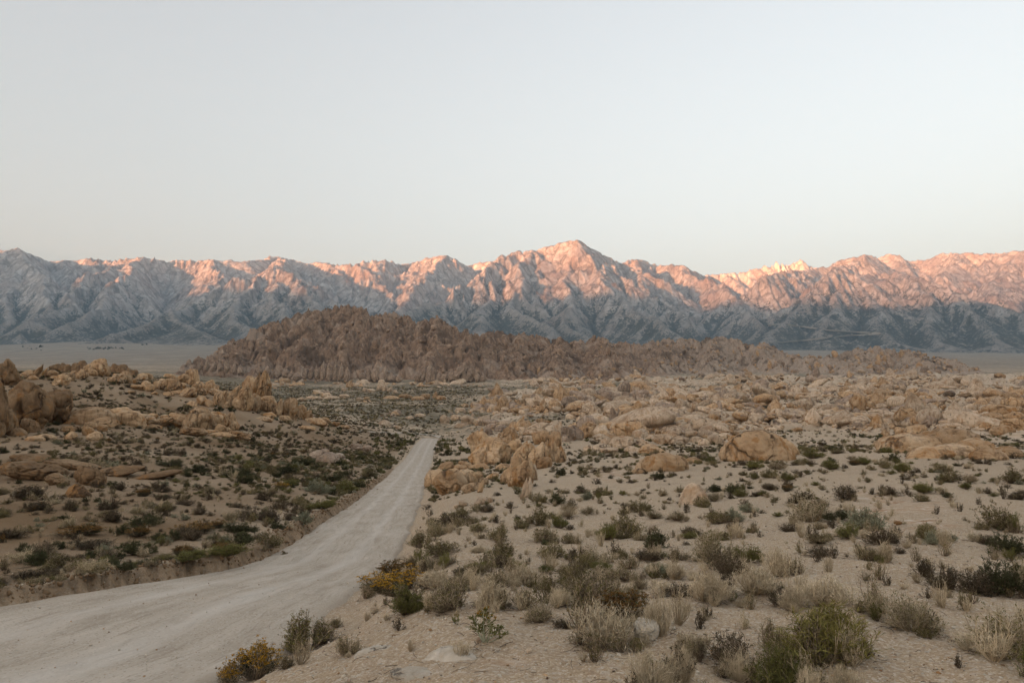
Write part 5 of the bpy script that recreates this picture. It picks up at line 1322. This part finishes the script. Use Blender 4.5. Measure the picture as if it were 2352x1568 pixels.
# the shrubs of the photograph one by one: px, base py, w, h, kind
HAND = [
 (934,1409,84,58,'green'),(918,1366,140,66,'yellow'),(917,1326,96,44,'rust'),(839,1374,42,50,'grey'),(1116,1472,90,74,'sprig'),(1049,1433,20,24,'sprig'),
 (1389,1482,150,100,'pale'),(1416,1428,124,66,'rust'),(1519,1458,88,90,'pale'),(1242,1428,80,46,'grey'),(1290,1441,48,20,'dark'),(798,1504,54,46,'grey'),
 (1044,1396,112,60,'grey'),(1133,1393,86,64,'pale'),(1204,1392,72,40,'grey'),(1003,1403,48,32,'grey'),(1201,1341,110,56,'pale'),(1314,1314,44,34,'dark'),(1252,1353,62,30,'grey'),(1320,1363,72,40,'grey'),(1283,1390,58,38,'pale'),
 (1027,1298,52,33,'grey'),(1088,1319,68,32,'grey'),(1444,1307,54,38,'grey'),(1471,1352,44,32,'grey'),(1140,1345,70,34,'grey'),(1060,1355,70,36,'grey'),(1380,1330,60,34,'pale'),(1410,1366,60,30,'grey'),(1550,1330,56,46,'pale'),(1500,1322,44,36,'grey'),
 (968,1257,66,42,'olive'),(1015,1274,94,40,'olive'),(1146,1287,76,50,'olive'),(1140,1239,52,38,'olive'),(1249,1243,68,40,'olive'),(1232,1205,64,46,'olive'),(1286,1212,34,32,'green'),(1392,1239,48,40,'green'),(1512,1259,62,48,'dgreen'),(1050,1205,92,32,'dark'),(1283,1157,40,30,'dgreen'),(985,1305,60,34,'grey'),(940,1300,60,30,'grey'),(1060,1325,50,26,'dark'),
 (588,1560,108,78,'yellow'),(707,1492,98,78,'olive'),(740,1478,54,56,'grey'),(525,1578,48,52,'yellow'),(655,1535,40,34,'grey'),(770,1440,34,22,'grey'),
 (1647,1291,98,84,'tan'),(1715,1291,64,44,'green'),(1787,1323,88,74,'pale'),(1733,1361,110,76,'pale'),(1620,1381,116,66,'pale'),(1907,1392,114,70,'pale'),(1828,1401,70,54,'pale'),(2006,1411,84,54,'tan'),(2095,1449,132,76,'tan'),(2290,1503,168,100,'tan'),
 (1893,1518,184,118,'lime'),(1770,1487,80,64,'grey'),(1675,1527,88,72,'dark'),(1608,1512,58,46,'grey'),(1790,1580,118,84,'green'),(1700,1562,72,72,'grass'),(1934,1590,66,66,'grass'),(1500,1585,110,90,'grass'),(1570,1570,60,80,'pale'),(1850,1590,70,60,'grass'),
 (2182,1353,92,62,'dark'),(2245,1361,92,64,'dark'),(2312,1363,108,90,'dgreen'),(2122,1324,60,48,'dark'),(2352,1360,80,80,'tan'),(2325,1270,82,52,'dgreen'),(2286,1211,80,62,'olive'),(2140,1249,42,38,'sage'),
 (2033,1249,74,42,'dark'),(1985,1215,86,52,'sage'),(1951,1235,58,37,'green'),(1866,1197,94,72,'tan'),(1927,1194,54,27,'dgreen'),(1811,1221,44,24,'dark'),(1883,1246,70,24,'grey'),(1885,1276,84,28,'dark'),(1995,1285,92,36,'grey'),(2064,1271,27,20,'dark'),(1941,1146,52,40,'dark'),(2043,1136,58,24,'dark'),(2122,1132,48,27,'green'),
 (2073,1084,42,30,'green'),(1907,1078,40,24,'green'),(1784,1078,40,26,'grey'),(1734,1077,34,24,'green'),(1806,1105,28,24,'green'),(1680,1131,40,28,'dgreen'),(1770,1126,40,20,'dark'),(1866,1053,42,27,'green'),(1925,1041,37,14,'olive'),(2320,1109,58,38,'olive'),(1630,1061,32,18,'green'),(1690,1197,48,36,'sage'),(1655,1201,54,36,'olive'),(1722,1175,42,22,'sage'),(1960,1068,30,14,'rust'),(2165,1082,50,22,'olive'),(2105,1045,44,16,'grey'),(2170,1048,50,16,'pale'),(1810,1128,34,18,'rust'),
 (1640,1150,42,24,'grey'),(1556,1195,50,26,'grey'),(1500,1190,44,22,'grey'),(1590,1230,50,26,'dark'),(1440,1170,36,18,'dark'),(1350,1180,40,20,'grey'),(1470,1240,44,22,'grey'),(1560,1285,56,30,'grey'),(1420,1275,30,14,'dark'),(1310,1285,26,14,'dark'),
 (143,1309,82,40,'olive'),(48,1291,60,36,'tan'),(95,1277,68,42,'dark'),(313,1274,72,38,'dgreen'),(366,1250,46,20,'sage'),(396,1240,36,28,'dgreen'),(240,1301,42,28,'lime'),(287,1311,44,24,'dgreen'),(210,1327,72,32,'tan'),(424,1269,52,20,'dark'),(512,1280,78,34,'green'),(550,1253,64,36,'dgreen'),(612,1255,68,38,'olive'),(440,1291,72,24,'green'),(489,1236,30,18,'sage'),
 (550,1223,68,30,'dgreen'),(445,1223,82,26,'rust'),(500,1212,42,22,'rust'),(314,1232,56,24,'rust'),(180,1231,96,28,'rust'),(590,1193,86,36,'dark'),(692,1201,58,30,'sage'),(725,1133,60,32,'sage'),(648,1123,32,18,'yellow'),(608,1149,38,26,'dark'),(645,1171,52,28,'dark'),(68,1146,70,40,'dark'),(277,1126,46,24,'dark'),(342,1166,32,16,'tan'),(222,1259,82,28,'dark'),(70,1329,132,26,'dark'),
 (20,1235,70,24,'dark'),(60,1265,40,20,'dgreen'),(130,1262,40,24,'dgreen'),(380,1285,34,16,'dark'),(345,1300,40,18,'grey'),(640,1215,44,20,'dgreen'),(740,1170,50,24,'green'),(790,1130,50,26,'green'),(840,1095,44,20,'olive'),(700,1170,40,22,'olive'),(760,1105,56,26,'dgreen'),(660,1090,60,24,'dgreen'),(540,1095,70,24,'dgreen'),(450,1085,60,22,'dgreen'),(390,1070,60,20,'dgreen'),(600,1075,50,18,'olive'),(700,1068,50,18,'dgreen'),(480,1130,40,18,'grey'),(430,1160,44,18,'dark'),(370,1130,40,16,'dark'),
]
LANDMARK = [('the round pale boulder',1488,1450),('the flat pale slab in the sand',1047,1500),('the yellow flowering shrub',921,1345),('the big orange outcrop',1180,1070),('the long ochre dome',1752,1025),('the half sunk pale boulder',1594,1130),
 ('the road near its left bend',640,1300),('the road edge halfway up',880,1120),('the broad weathered ledge',190,1085),('the big brown boulders',50,960),('the fin rock',575,930),('the split dome',460,970),('the large yellow green bush',1893,1490),('the dark hedge of brush',2245,1340),
 ('the rust stained bare patch',2060,1180),('the bottom of the road',560,1500),('the layered ochre dome',2180,1020),('the splintered pillar',1209,1120),('the road crest',990,1005),('the tan slab below the dome',1526,1060),('the left corner of the road',90,1350),('the tall tangled tan shrub',1647,1260)]
DESC = dict(grey='dry grey twiggy shrub',pale='pale straw coloured brush',dark='low dark brown shrub',green='fresh green rabbitbrush',dgreen='dark green rounded shrub',olive='olive leafy shrub',sage='pale sage green shrub',lime='yellow green feathery bush',tan='tangled tan shrub',
 yellow='shrub topped with yellow flowers',rust='shrub with rusty brown tops',grass='tuft of tall blond grass',sprig='sparse green sprig with pale stems')
CAT = dict(grass='grass tuft')
NAME = dict(grey='dry_shrub',pale='dry_shrub',dark='dry_shrub',tan='dry_shrub',green='rabbitbrush',lime='rabbitbrush',yellow='rabbitbrush',rust='rabbitbrush',dgreen='green_shrub',olive='sagebrush',sage='sagebrush',grass='grass_tuft',sprig='young_shrub')
sr = np.random.default_rng(77)
PLANTS = []      # (x, y, z, w, h, kind, px, py)
hp = np.array([[q[0], min(q[1], 2000)] for q in HAND], float)
HP = on_ground(hp[:, 0], hp[:, 1])
for q, p in zip(HAND, HP):
    if np.isnan(p[1]): continue
    s = p[1] / F
    PLANTS.append((p[0], p[1], p[2], q[2] * s, q[3] * s * (0.70 if q[1] < 1380 else 0.84), q[4], q[0], q[1]))

# more of them by chance, thinner on the bare sand, thick beside the road and on the left slope
spots = np.array(ROCK_SPOTS)
def free_of_rocks(x, y):
    ok = np.ones(len(x), bool)
    for sx, sy, sr_ in spots: ok &= (x - sx) ** 2 + (y - sy) ** 2 > sr_ ** 2
    return ok
def density(x, y, px, py):
    d = np.full(x.shape, 0.50)
    left = x < road_l(np.clip(y, 1, ROAD_END))
    n = fbm2(x / 7, y / 9, 3, 90)
    d = d * (0.75 + 0.9 * n)
    d = np.where(left, d * 1.7, d * 0.95)
    bare = np.exp(-(((px - 2080) / 170) ** 2 + ((py - 1190) / 60) ** 2)) + np.exp(-(((px - 2000) / 190) ** 2 + ((py - 1330) / 40) ** 2)) + np.exp(-(((px - 1950) / 60) ** 2 + ((py - 1095) / 30) ** 2))
    d = d * np.clip(1 - bare * 1.1, 0.04, 1)
    d = d + 0.55 * ((py > 1285) & (py < 1390) & (px > 930) & (px < 1820) & ~left)
    d = np.where((py > 1395) & ~left, 0.03, d)
    road_d = np.minimum(np.abs(x - road_l(np.clip(y, 1, ROAD_END))), np.abs(x - road_r(np.clip(y, 1, ROAD_END))))
    d = d + np.where((y > 38) & (y < 260), 0.9, 0.0) * sstep(9, 1, road_d) + np.where(left & (y > 16) & (y < 40), 0.9, 0.0) * sstep(1.6, 0.5, road_d)
    d = np.where((px > 1010) & (px < 1330) & (py > 980) & (py < 1150), d * 0.5, d)
    d = np.where((px > 560) & (px < 960) & (py > 1045) & (py < 1130), d + 0.35, d)
    return d
def kinds_for(x, y, px, py, r):
    left = x < road_l(np.clip(y, 1, ROAD_END)); out = []
    roadside = (np.minimum(np.abs(x - road_l(np.clip(y, 1, ROAD_END))), np.abs(x - road_r(np.clip(y, 1, ROAD_END)))) < 9) & (y > 38)
    green = (py > 1050) & (py < 1140) & (px > 380) & (px < 960)
    for i in range(len(x)):
        if roadside[i] or green[i]: out.append(r.choice(['olive', 'dgreen', 'green', 'sage', 'dark', 'grey'], p=[.34, .22, .12, .12, .1, .1]))
        elif left[i]: out.append(r.choice(['dark', 'dgreen', 'olive', 'grey', 'tan', 'rust', 'sage'], p=[.42, .14, .12, .13, .10, .05, .04]))
        elif py[i] < 1270: out.append(r.choice(['grey', 'dark', 'olive', 'pale', 'green', 'sage', 'tan', 'dgreen'], p=[.13, .29, .25, .05, .08, .04, .08, .08]))
        else: out.append(r.choice(['grey', 'dark', 'olive', 'pale', 'green', 'sage', 'tan'], p=[.24, .15, .20, .17, .09, .04, .11]))
    return np.array(out)
def candidates(y0, y1, per, seed, cap=None):
    r = np.random.default_rng(seed)
    n = int(0.74 * (y1 ** 2 - y0 ** 2) * per)
    Y = np.sqrt(r.uniform(y0 ** 2, y1 ** 2, n)); x = r.uniform(-0.74, 0.74, n) * Y
    z = ground_z(x, Y); px, py = project(x, Y, z)
    yy = np.clip(Y, 1, ROAD_END)
    ok = ((x < road_l(yy) - 0.35) | (x > road_r(yy) + 0.35) | (Y > ROAD_END * 1.02)) & (r.random(n) < density(x, Y, px, py)) & (py < 1600)
    return x[ok], Y[ok], z[ok], px[ok], py[ok], r
x, Y, z, px, py, r = candidates(7, 120, 1.5, 101)
ok = free_of_rocks(x, Y); x, Y, z, px, py = x[ok], Y[ok], z[ok], px[ok], py[ok]
w = np.where(x < road_l(np.clip(Y, 1, ROAD_END)), 0.40, 0.36) * np.exp(r.normal(0, 0.40, len(x)))
w = w.clip(0.16, 0.85) * np.where(Y > 45, 1.15, 1.0); h = w * r.uniform(0.30, 0.54, len(x))
ok = np.ones(len(x), bool)
for p in PLANTS: ok &= (x - p[0]) ** 2 + (Y - p[1]) ** 2 > ((p[3] + w) * 0.42) ** 2
x, Y, z, px, py, w, h = x[ok], Y[ok], z[ok], px[ok], py[ok], w[ok], h[ok]
kd = kinds_for(x, Y, px, py, r)
score = w * F / Y * ((px > -10) & (px < 2362) & (py < 1575))
order = np.argsort(-score)
N_SINGLE = 320
take = order[:max(0, N_SINGLE - len(PLANTS))]
for i in take: PLANTS.append((x[i], Y[i], z[i], w[i], h[i], kd[i], px[i], py[i]))
rest = np.setdiff1d(np.arange(len(x)), take)

# small companions that grow into the sides of the larger shrubs
cr = np.random.default_rng(123)
comp = []
for p in PLANTS[:len(HAND)]:
    if p[6] > 0 and p[3] * F / p[1] > 44 and p[5] not in ('sprig', 'yellow'):
        for _ in range(int(cr.integers(0, 3))):
            a_ = cr.uniform(0, 6.28); d_ = p[3] * cr.uniform(0.35, 0.62)
            comp.append((p[0] + d_ * math.cos(a_), p[1] + d_ * math.sin(a_), p[3] * cr.uniform(0.25, 0.5), cr.choice(['grey', 'pale', 'dark', 'tan', 'olive', 'grey'])))
cx_, cy_ = np.array([c[0] for c in comp]), np.array([c[1] for c in comp])
cw_ = np.array([c[2] for c in comp]); cz_ = ground_z(cx_, cy_); ck_ = np.array([c[3] for c in comp])

# words that tell each one from its neighbours
ORD = ['first', 'second', 'third', 'fourth', 'fifth', 'sixth', 'seventh', 'eighth', 'ninth', 'tenth', 'eleventh', 'twelfth', 'thirteenth', 'fourteenth', 'fifteenth']
fam = {}
for i, p in enumerate(PLANTS):
    ds = [((p[6] - lx) ** 2 + (2.0 * (p[7] - ly)) ** 2, li) for li, (_, lx, ly) in enumerate(LANDMARK)]
    own = {'yellow': 2, 'lime': 12, 'tan': 21}.get(p[5])
    ds = sorted(d for d in ds if not (d[1] == own and d[0] < 900)); li = ds[0][1]
    dx, dy = p[6] - LANDMARK[li][1], 2.0 * (p[7] - LANDMARK[li][2])
    rel = ('right of' if dx > 0 else 'left of') if abs(dx) > abs(dy) else ('in front of' if dy > 0 else 'behind')
    if ds[0][0] < 60 and own is None: rel = 'beside'
    fam.setdefault((p[5], li, rel), []).append(i)
labels = {}
for (kd_, li, rel), ids in fam.items():
    ids.sort(key=lambda i: PLANTS[i][6])
    for n_, i in enumerate(ids):
        l = f"{DESC[kd_]} {rel} {LANDMARK[li][0]}"
        if len(ids) > 1: l += f", {ORD[n_] if n_ < len(ORD) else str(n_ + 1) + 'th'} from left" if n_ < len(ids) - 1 else ", last from left"
        labels[i] = l
labels[1] = 'broad roadside shrub covered in bright yellow ochre flowers'
labels[6] = 'large spiky pale dry bush left of the round pale boulder'
labels[next(i for i, p in enumerate(PLANTS) if p[5] == 'lime' and p[6] == 1893)] = 'largest yellow green feathery bush low on the right'
for i, (X_, Y_, Z_, w_, h_, kd_, px_, py_) in enumerate(PLANTS):
    t = thing(NAME[kd_], labels[i], CAT.get(kd_, 'shrub'), (X_, Y_, Z_ + 0.01 * h_), DESC[kd_] + 's')
    t.rotation_euler = (R(sr.uniform(-3, 3)), R(sr.uniform(-3, 3)), sr.uniform(0, 6.28))
    k_ = sr.uniform(0.82, 1.2)
    t.scale = (w_ * k_, w_ * (2.02 - k_), h_)
    for n, me in shrub_parts(kd_, int(sr.integers(0, 3 if i < len(HAND) else 2))): link(n, me, t)

# the rest of the shrubs: past counting
KS = ['grey', 'pale', 'dark', 'green', 'dgreen', 'olive', 'sage', 'tan', 'rust', 'yellow']
def shrub_mass(name, x, y, z, w, h, kd, dens, fat, var, seed):
    r = np.random.default_rng(seed); m = len(x)
    meshes = [merged_shrub(k, 900 + i * 7 + v, dens, fat) for i, k in enumerate(KS) for v in range(var)]
    pk = np.array([KS.index(k) for k in kd]) * var + r.integers(0, var, m)
    rot = np.stack([r.normal(0, 0.05, m), r.normal(0, 0.05, m), r.uniform(0, 6.28, m)], 1)
    scatter(name, np.stack([x, y, z], 1), rot, np.stack([w, w, h], 1), pk, meshes)
cat_ = lambda a, b: np.concatenate([a[rest], b])
shrub_mass('shrubs', cat_(x, cx_), cat_(Y, cy_), cat_(z, cz_), cat_(w, cw_), cat_(h, cw_ * 0.6), cat_(kd, ck_), 0.34, 1.7, 2, 1)
def dry_grass():
    r = np.random.default_rng(131); n = 5200
    Y_ = 5.5 + 34 * r.random(n) ** 1.2; x_ = r.uniform(-0.74, 0.74, n) * Y_
    z_ = ground_z(x_, Y_); px_, py_ = project(x_, Y_, z_)
    dn = 0.55 + 0.9 * fbm2(x_ / 2.2, Y_ / 2.2, 3, 140)
    near = np.zeros(n)
    for p in PLANTS: near = np.maximum(near, np.exp(-((x_ - p[0]) ** 2 + (Y_ - p[1]) ** 2) / (0.9 * p[3]) ** 2))
    dn = dn * 0.35 + 1.1 * near
    dn *= np.where((py_ > 1410) & (px_ < 1330), 0.12, 0.7) * np.where((px_ > 1980) & (py_ > 1400), 0.3, 1.0)
    ok = ((x_ < road_l(Y_) - 0.3) | (x_ > road_r(Y_) + 0.3)) & (r.random(n) < dn)
    x_, Y_, z_ = x_[ok], Y_[ok], z_[ok]; m = len(x_)
    w_ = 0.15 * np.exp(r.normal(0, 0.4, m)).clip(0.4, 2.2)
    shrub_mass('dry_grass', x_, Y_, z_, w_, w_ * r.uniform(0.5, 1.3, m), r.choice(['pale', 'grey', 'dark', 'tan', 'olive', 'green'], m, p=[.34, .26, .16, .12, .08, .04]), 0.24, 1.5, 2, 7)
dry_grass()
x, Y, z, px, py, r = candidates(120, 340, 0.26, 102)
ok = free_of_rocks(x, Y); x, Y, z, px, py = x[ok], Y[ok], z[ok], px[ok], py[ok]
w = (0.72 * np.exp(r.normal(0, 0.36, len(x)))).clip(0.3, 1.6); h = w * r.uniform(0.38, 0.62, len(x))
kd = kinds_for(x, Y, px, py, r)
ok = r.random(len(x)) > 1.05 * rocky(x, Y) - 0.12; x, Y, z, w, h, kd = x[ok], Y[ok], z[ok], w[ok], h[ok], kd[ok]
shrub_mass('shrubs', x, Y, z, w, h, kd, 0.10, 4.0, 1, 2)
x, Y, z, px, py, r = candidates(340, 860, 0.11, 103)
w = (1.35 * np.exp(r.normal(0, 0.35, len(x)))).clip(0.6, 3.0); h = w * r.uniform(0.35, 0.55, len(x))
kd = r.choice(['dark', 'olive', 'grey', 'tan'], len(x), p=[.3, .3, .25, .15])
ok = r.random(len(x)) > 1.05 * rocky(x, Y) - 0.12; x, Y, z, w, h, kd = x[ok], Y[ok], z[ok], w[ok], h[ok], kd[ok]
shrub_mass('shrubs', x, Y, z, w, h, kd, 0.045, 6.5, 1, 3)

# dead twigs and litter on the sand close by
def litter():
    r = np.random.default_rng(88)
    pl = [p for p in PLANTS if p[1] < 34]
    wt = np.array([p[3] for p in pl]); ii = r.choice(len(pl), 5200, p=wt / wt.sum())
    aa = r.uniform(0, 6.28, 5200); dd = np.sqrt(r.random(5200)) * 0.62
    x = np.array([pl[i][0] for i in ii]) + np.cos(aa) * dd * wt[ii]; Y = np.array([pl[i][1] for i in ii]) + np.sin(aa) * dd * wt[ii]
    fx = r.uniform(-0.3, 0.72, 900); fY = 5.2 + 14 * r.random(900) ** 1.3
    x = np.concatenate([x, fx * fY]); Y = np.concatenate([Y, fY])
    ok = (x > road_r(Y) + 0.1) | (x < road_l(Y) - 0.3); x, Y = x[ok], Y[ok]; n = len(x); z = ground_z(x, Y)
    V = []; c = np.stack([x, Y, z + 0.008], 1); ang = r.uniform(0, 6.28, n); L = r.uniform(0.03, 0.16, n)
    d = np.stack([np.cos(ang), np.sin(ang), r.uniform(0, 0.25, n)], 1) * L[:, None]
    P = np.stack([c, c + d * 0.5 + r.normal(0, 0.008, (n, 3)) + np.array([0, 0, 0.006]), c + d], 1)
    SV, SF, ST = tubes(P, np.repeat(r.uniform(0.0015, 0.004, n)[:, None], 3, 1), r)
    o = link('twig_litter', geo_mesh('twig_litter', [(SV, SF, ST, 'darkwood')])); o['kind'] = 'stuff'
litter()
# ---------------------------------------------------------------- far away: the mountain road, trees on the plain
def mountain_road():
    M = NT('graded_road'); M.out((0.38, 0.335, 0.28))
    pts = [(1765,748),(1784,744),(1810,746),(1838,749),(1870,753),(1907,758),(1950,761),(1990,763),(2020,764.6),(2024,766),(1990,768),(1950,770.5),(1924,773),(1880,778),(1838,782),(1800,785.5),(1770,788)]
    pts = np.array(pts, float); t = np.linspace(0, len(pts) - 1, 160)
    px = np.interp(t, np.arange(len(pts)), pts[:, 0]); py = np.interp(t, np.arange(len(pts)), pts[:, 1])
    fn = lambda x, y: np.maximum(mountain_z(x, y), base_z(x, np.minimum(y, 8500)))
    a, s = ray(px, py)
    hit = np.full(px.shape, np.nan); done = np.zeros(px.shape, bool); prev = None
    for Y in np.linspace(5000, 12000, 900):
        d = s * Y - np.where(Y > 5450, fn(a * Y, np.full(px.shape, Y)), -1e3)
        if prev is not None:
            m = (~done) & (d < 0); hit[m] = Y; done |= m
        prev = d
    ok = ~np.isnan(hit); a, Yh = a[ok], hit[ok]
    for _ in range(30): Yh[1:-1] = (Yh[:-2] + 2 * Yh[1:-1] + Yh[2:]) / 4
    ss_ = s[ok]; Yh = Yh - 45.0; x = a * Yh; z = ss_ * Yh        # a bench that keeps its grade across the folds of the slope
    # a bench cut into the slope with the pale spill below it
    V = np.concatenate([np.stack([x, Yh + 90, z + 7], 1), np.stack([x, Yh, z + 5], 1), np.stack([x, Yh + 14, z - 7], 1)])
    n = len(x); i = np.arange(n - 1)
    Fq = np.concatenate([np.stack([i, i + 1, i + 1 + n, i + n], 1), np.stack([i + n, i + 1 + n, i + 1 + 2 * n, i + 2 * n], 1)])
    link('mountain_road', mesh_of('mountain_road', V, [Fq], M.m, True), kind='structure')
mountain_road()
def far_trees():
    r = np.random.default_rng(99)
    px, py = [], []
    for (x0, x1, y, n, sp) in [(198, 285, 800.5, 40, 1.4), (300, 372, 790, 24, 2.0), (50, 100, 797, 20, 3.0), (1175, 1245, 872, 40, 2.0)]:
        px += list(r.uniform(x0, x1, n)); py += list(y + r.normal(0, sp, n))
    P = on_ground(px, py, lambda x, y: base_z(x, y)); ok = ~np.isnan(P[:, 1]); P = P[ok]; m = len(P)
    w = 0.0017 * P[:, 1] * r.uniform(0.6, 1.4, m); P[:, 2] = ground_z(P[:, 0], P[:, 1])
    scatter('far_off_trees', P, np.stack([r.normal(0, .05, m), r.normal(0, .05, m), r.uniform(0, 6, m)], 1), np.stack([w, w, w * r.uniform(.5, .9, m)], 1), np.zeros(m), [merged_shrub('dgreen', 1200, 0.06, 6.0)])
far_trees()

# ---------------------------------------------------------------- the air
HAZE = 4.5e-5
def haze():
    bm = bmesh.new(); bmesh.ops.create_cube(bm, size=1.0)
    me = bpy.data.meshes.new('haze'); bm.to_mesh(me); bm.free()
    zmax = max(max((o.matrix_world @ Vector(c)).z for c in o.bound_box) for o in scene.objects if o.type == 'MESH' and o.name in ('mountain_range', 'eastern_mountains')) + 60
    zmin = -80
    o = link('haze', me, kind='stuff')
    o.scale = (84000, 57700, zmax - zmin); o.location = (0, -11150, (zmax + zmin) / 2)
    m = bpy.data.materials.new('haze'); m.use_nodes = True; nt = m.node_tree; nt.nodes.clear()
    v = nt.nodes.new('ShaderNodeVolumePrincipled'); v.inputs['Color'].default_value = (0.56, 0.79, 1.0, 1); v.inputs['Density'].default_value = HAZE
    oo = nt.nodes.new('ShaderNodeOutputMaterial'); nt.links.new(v.outputs[0], oo.inputs['Volume'])
    me.materials.append(m)
if HAZE: haze()
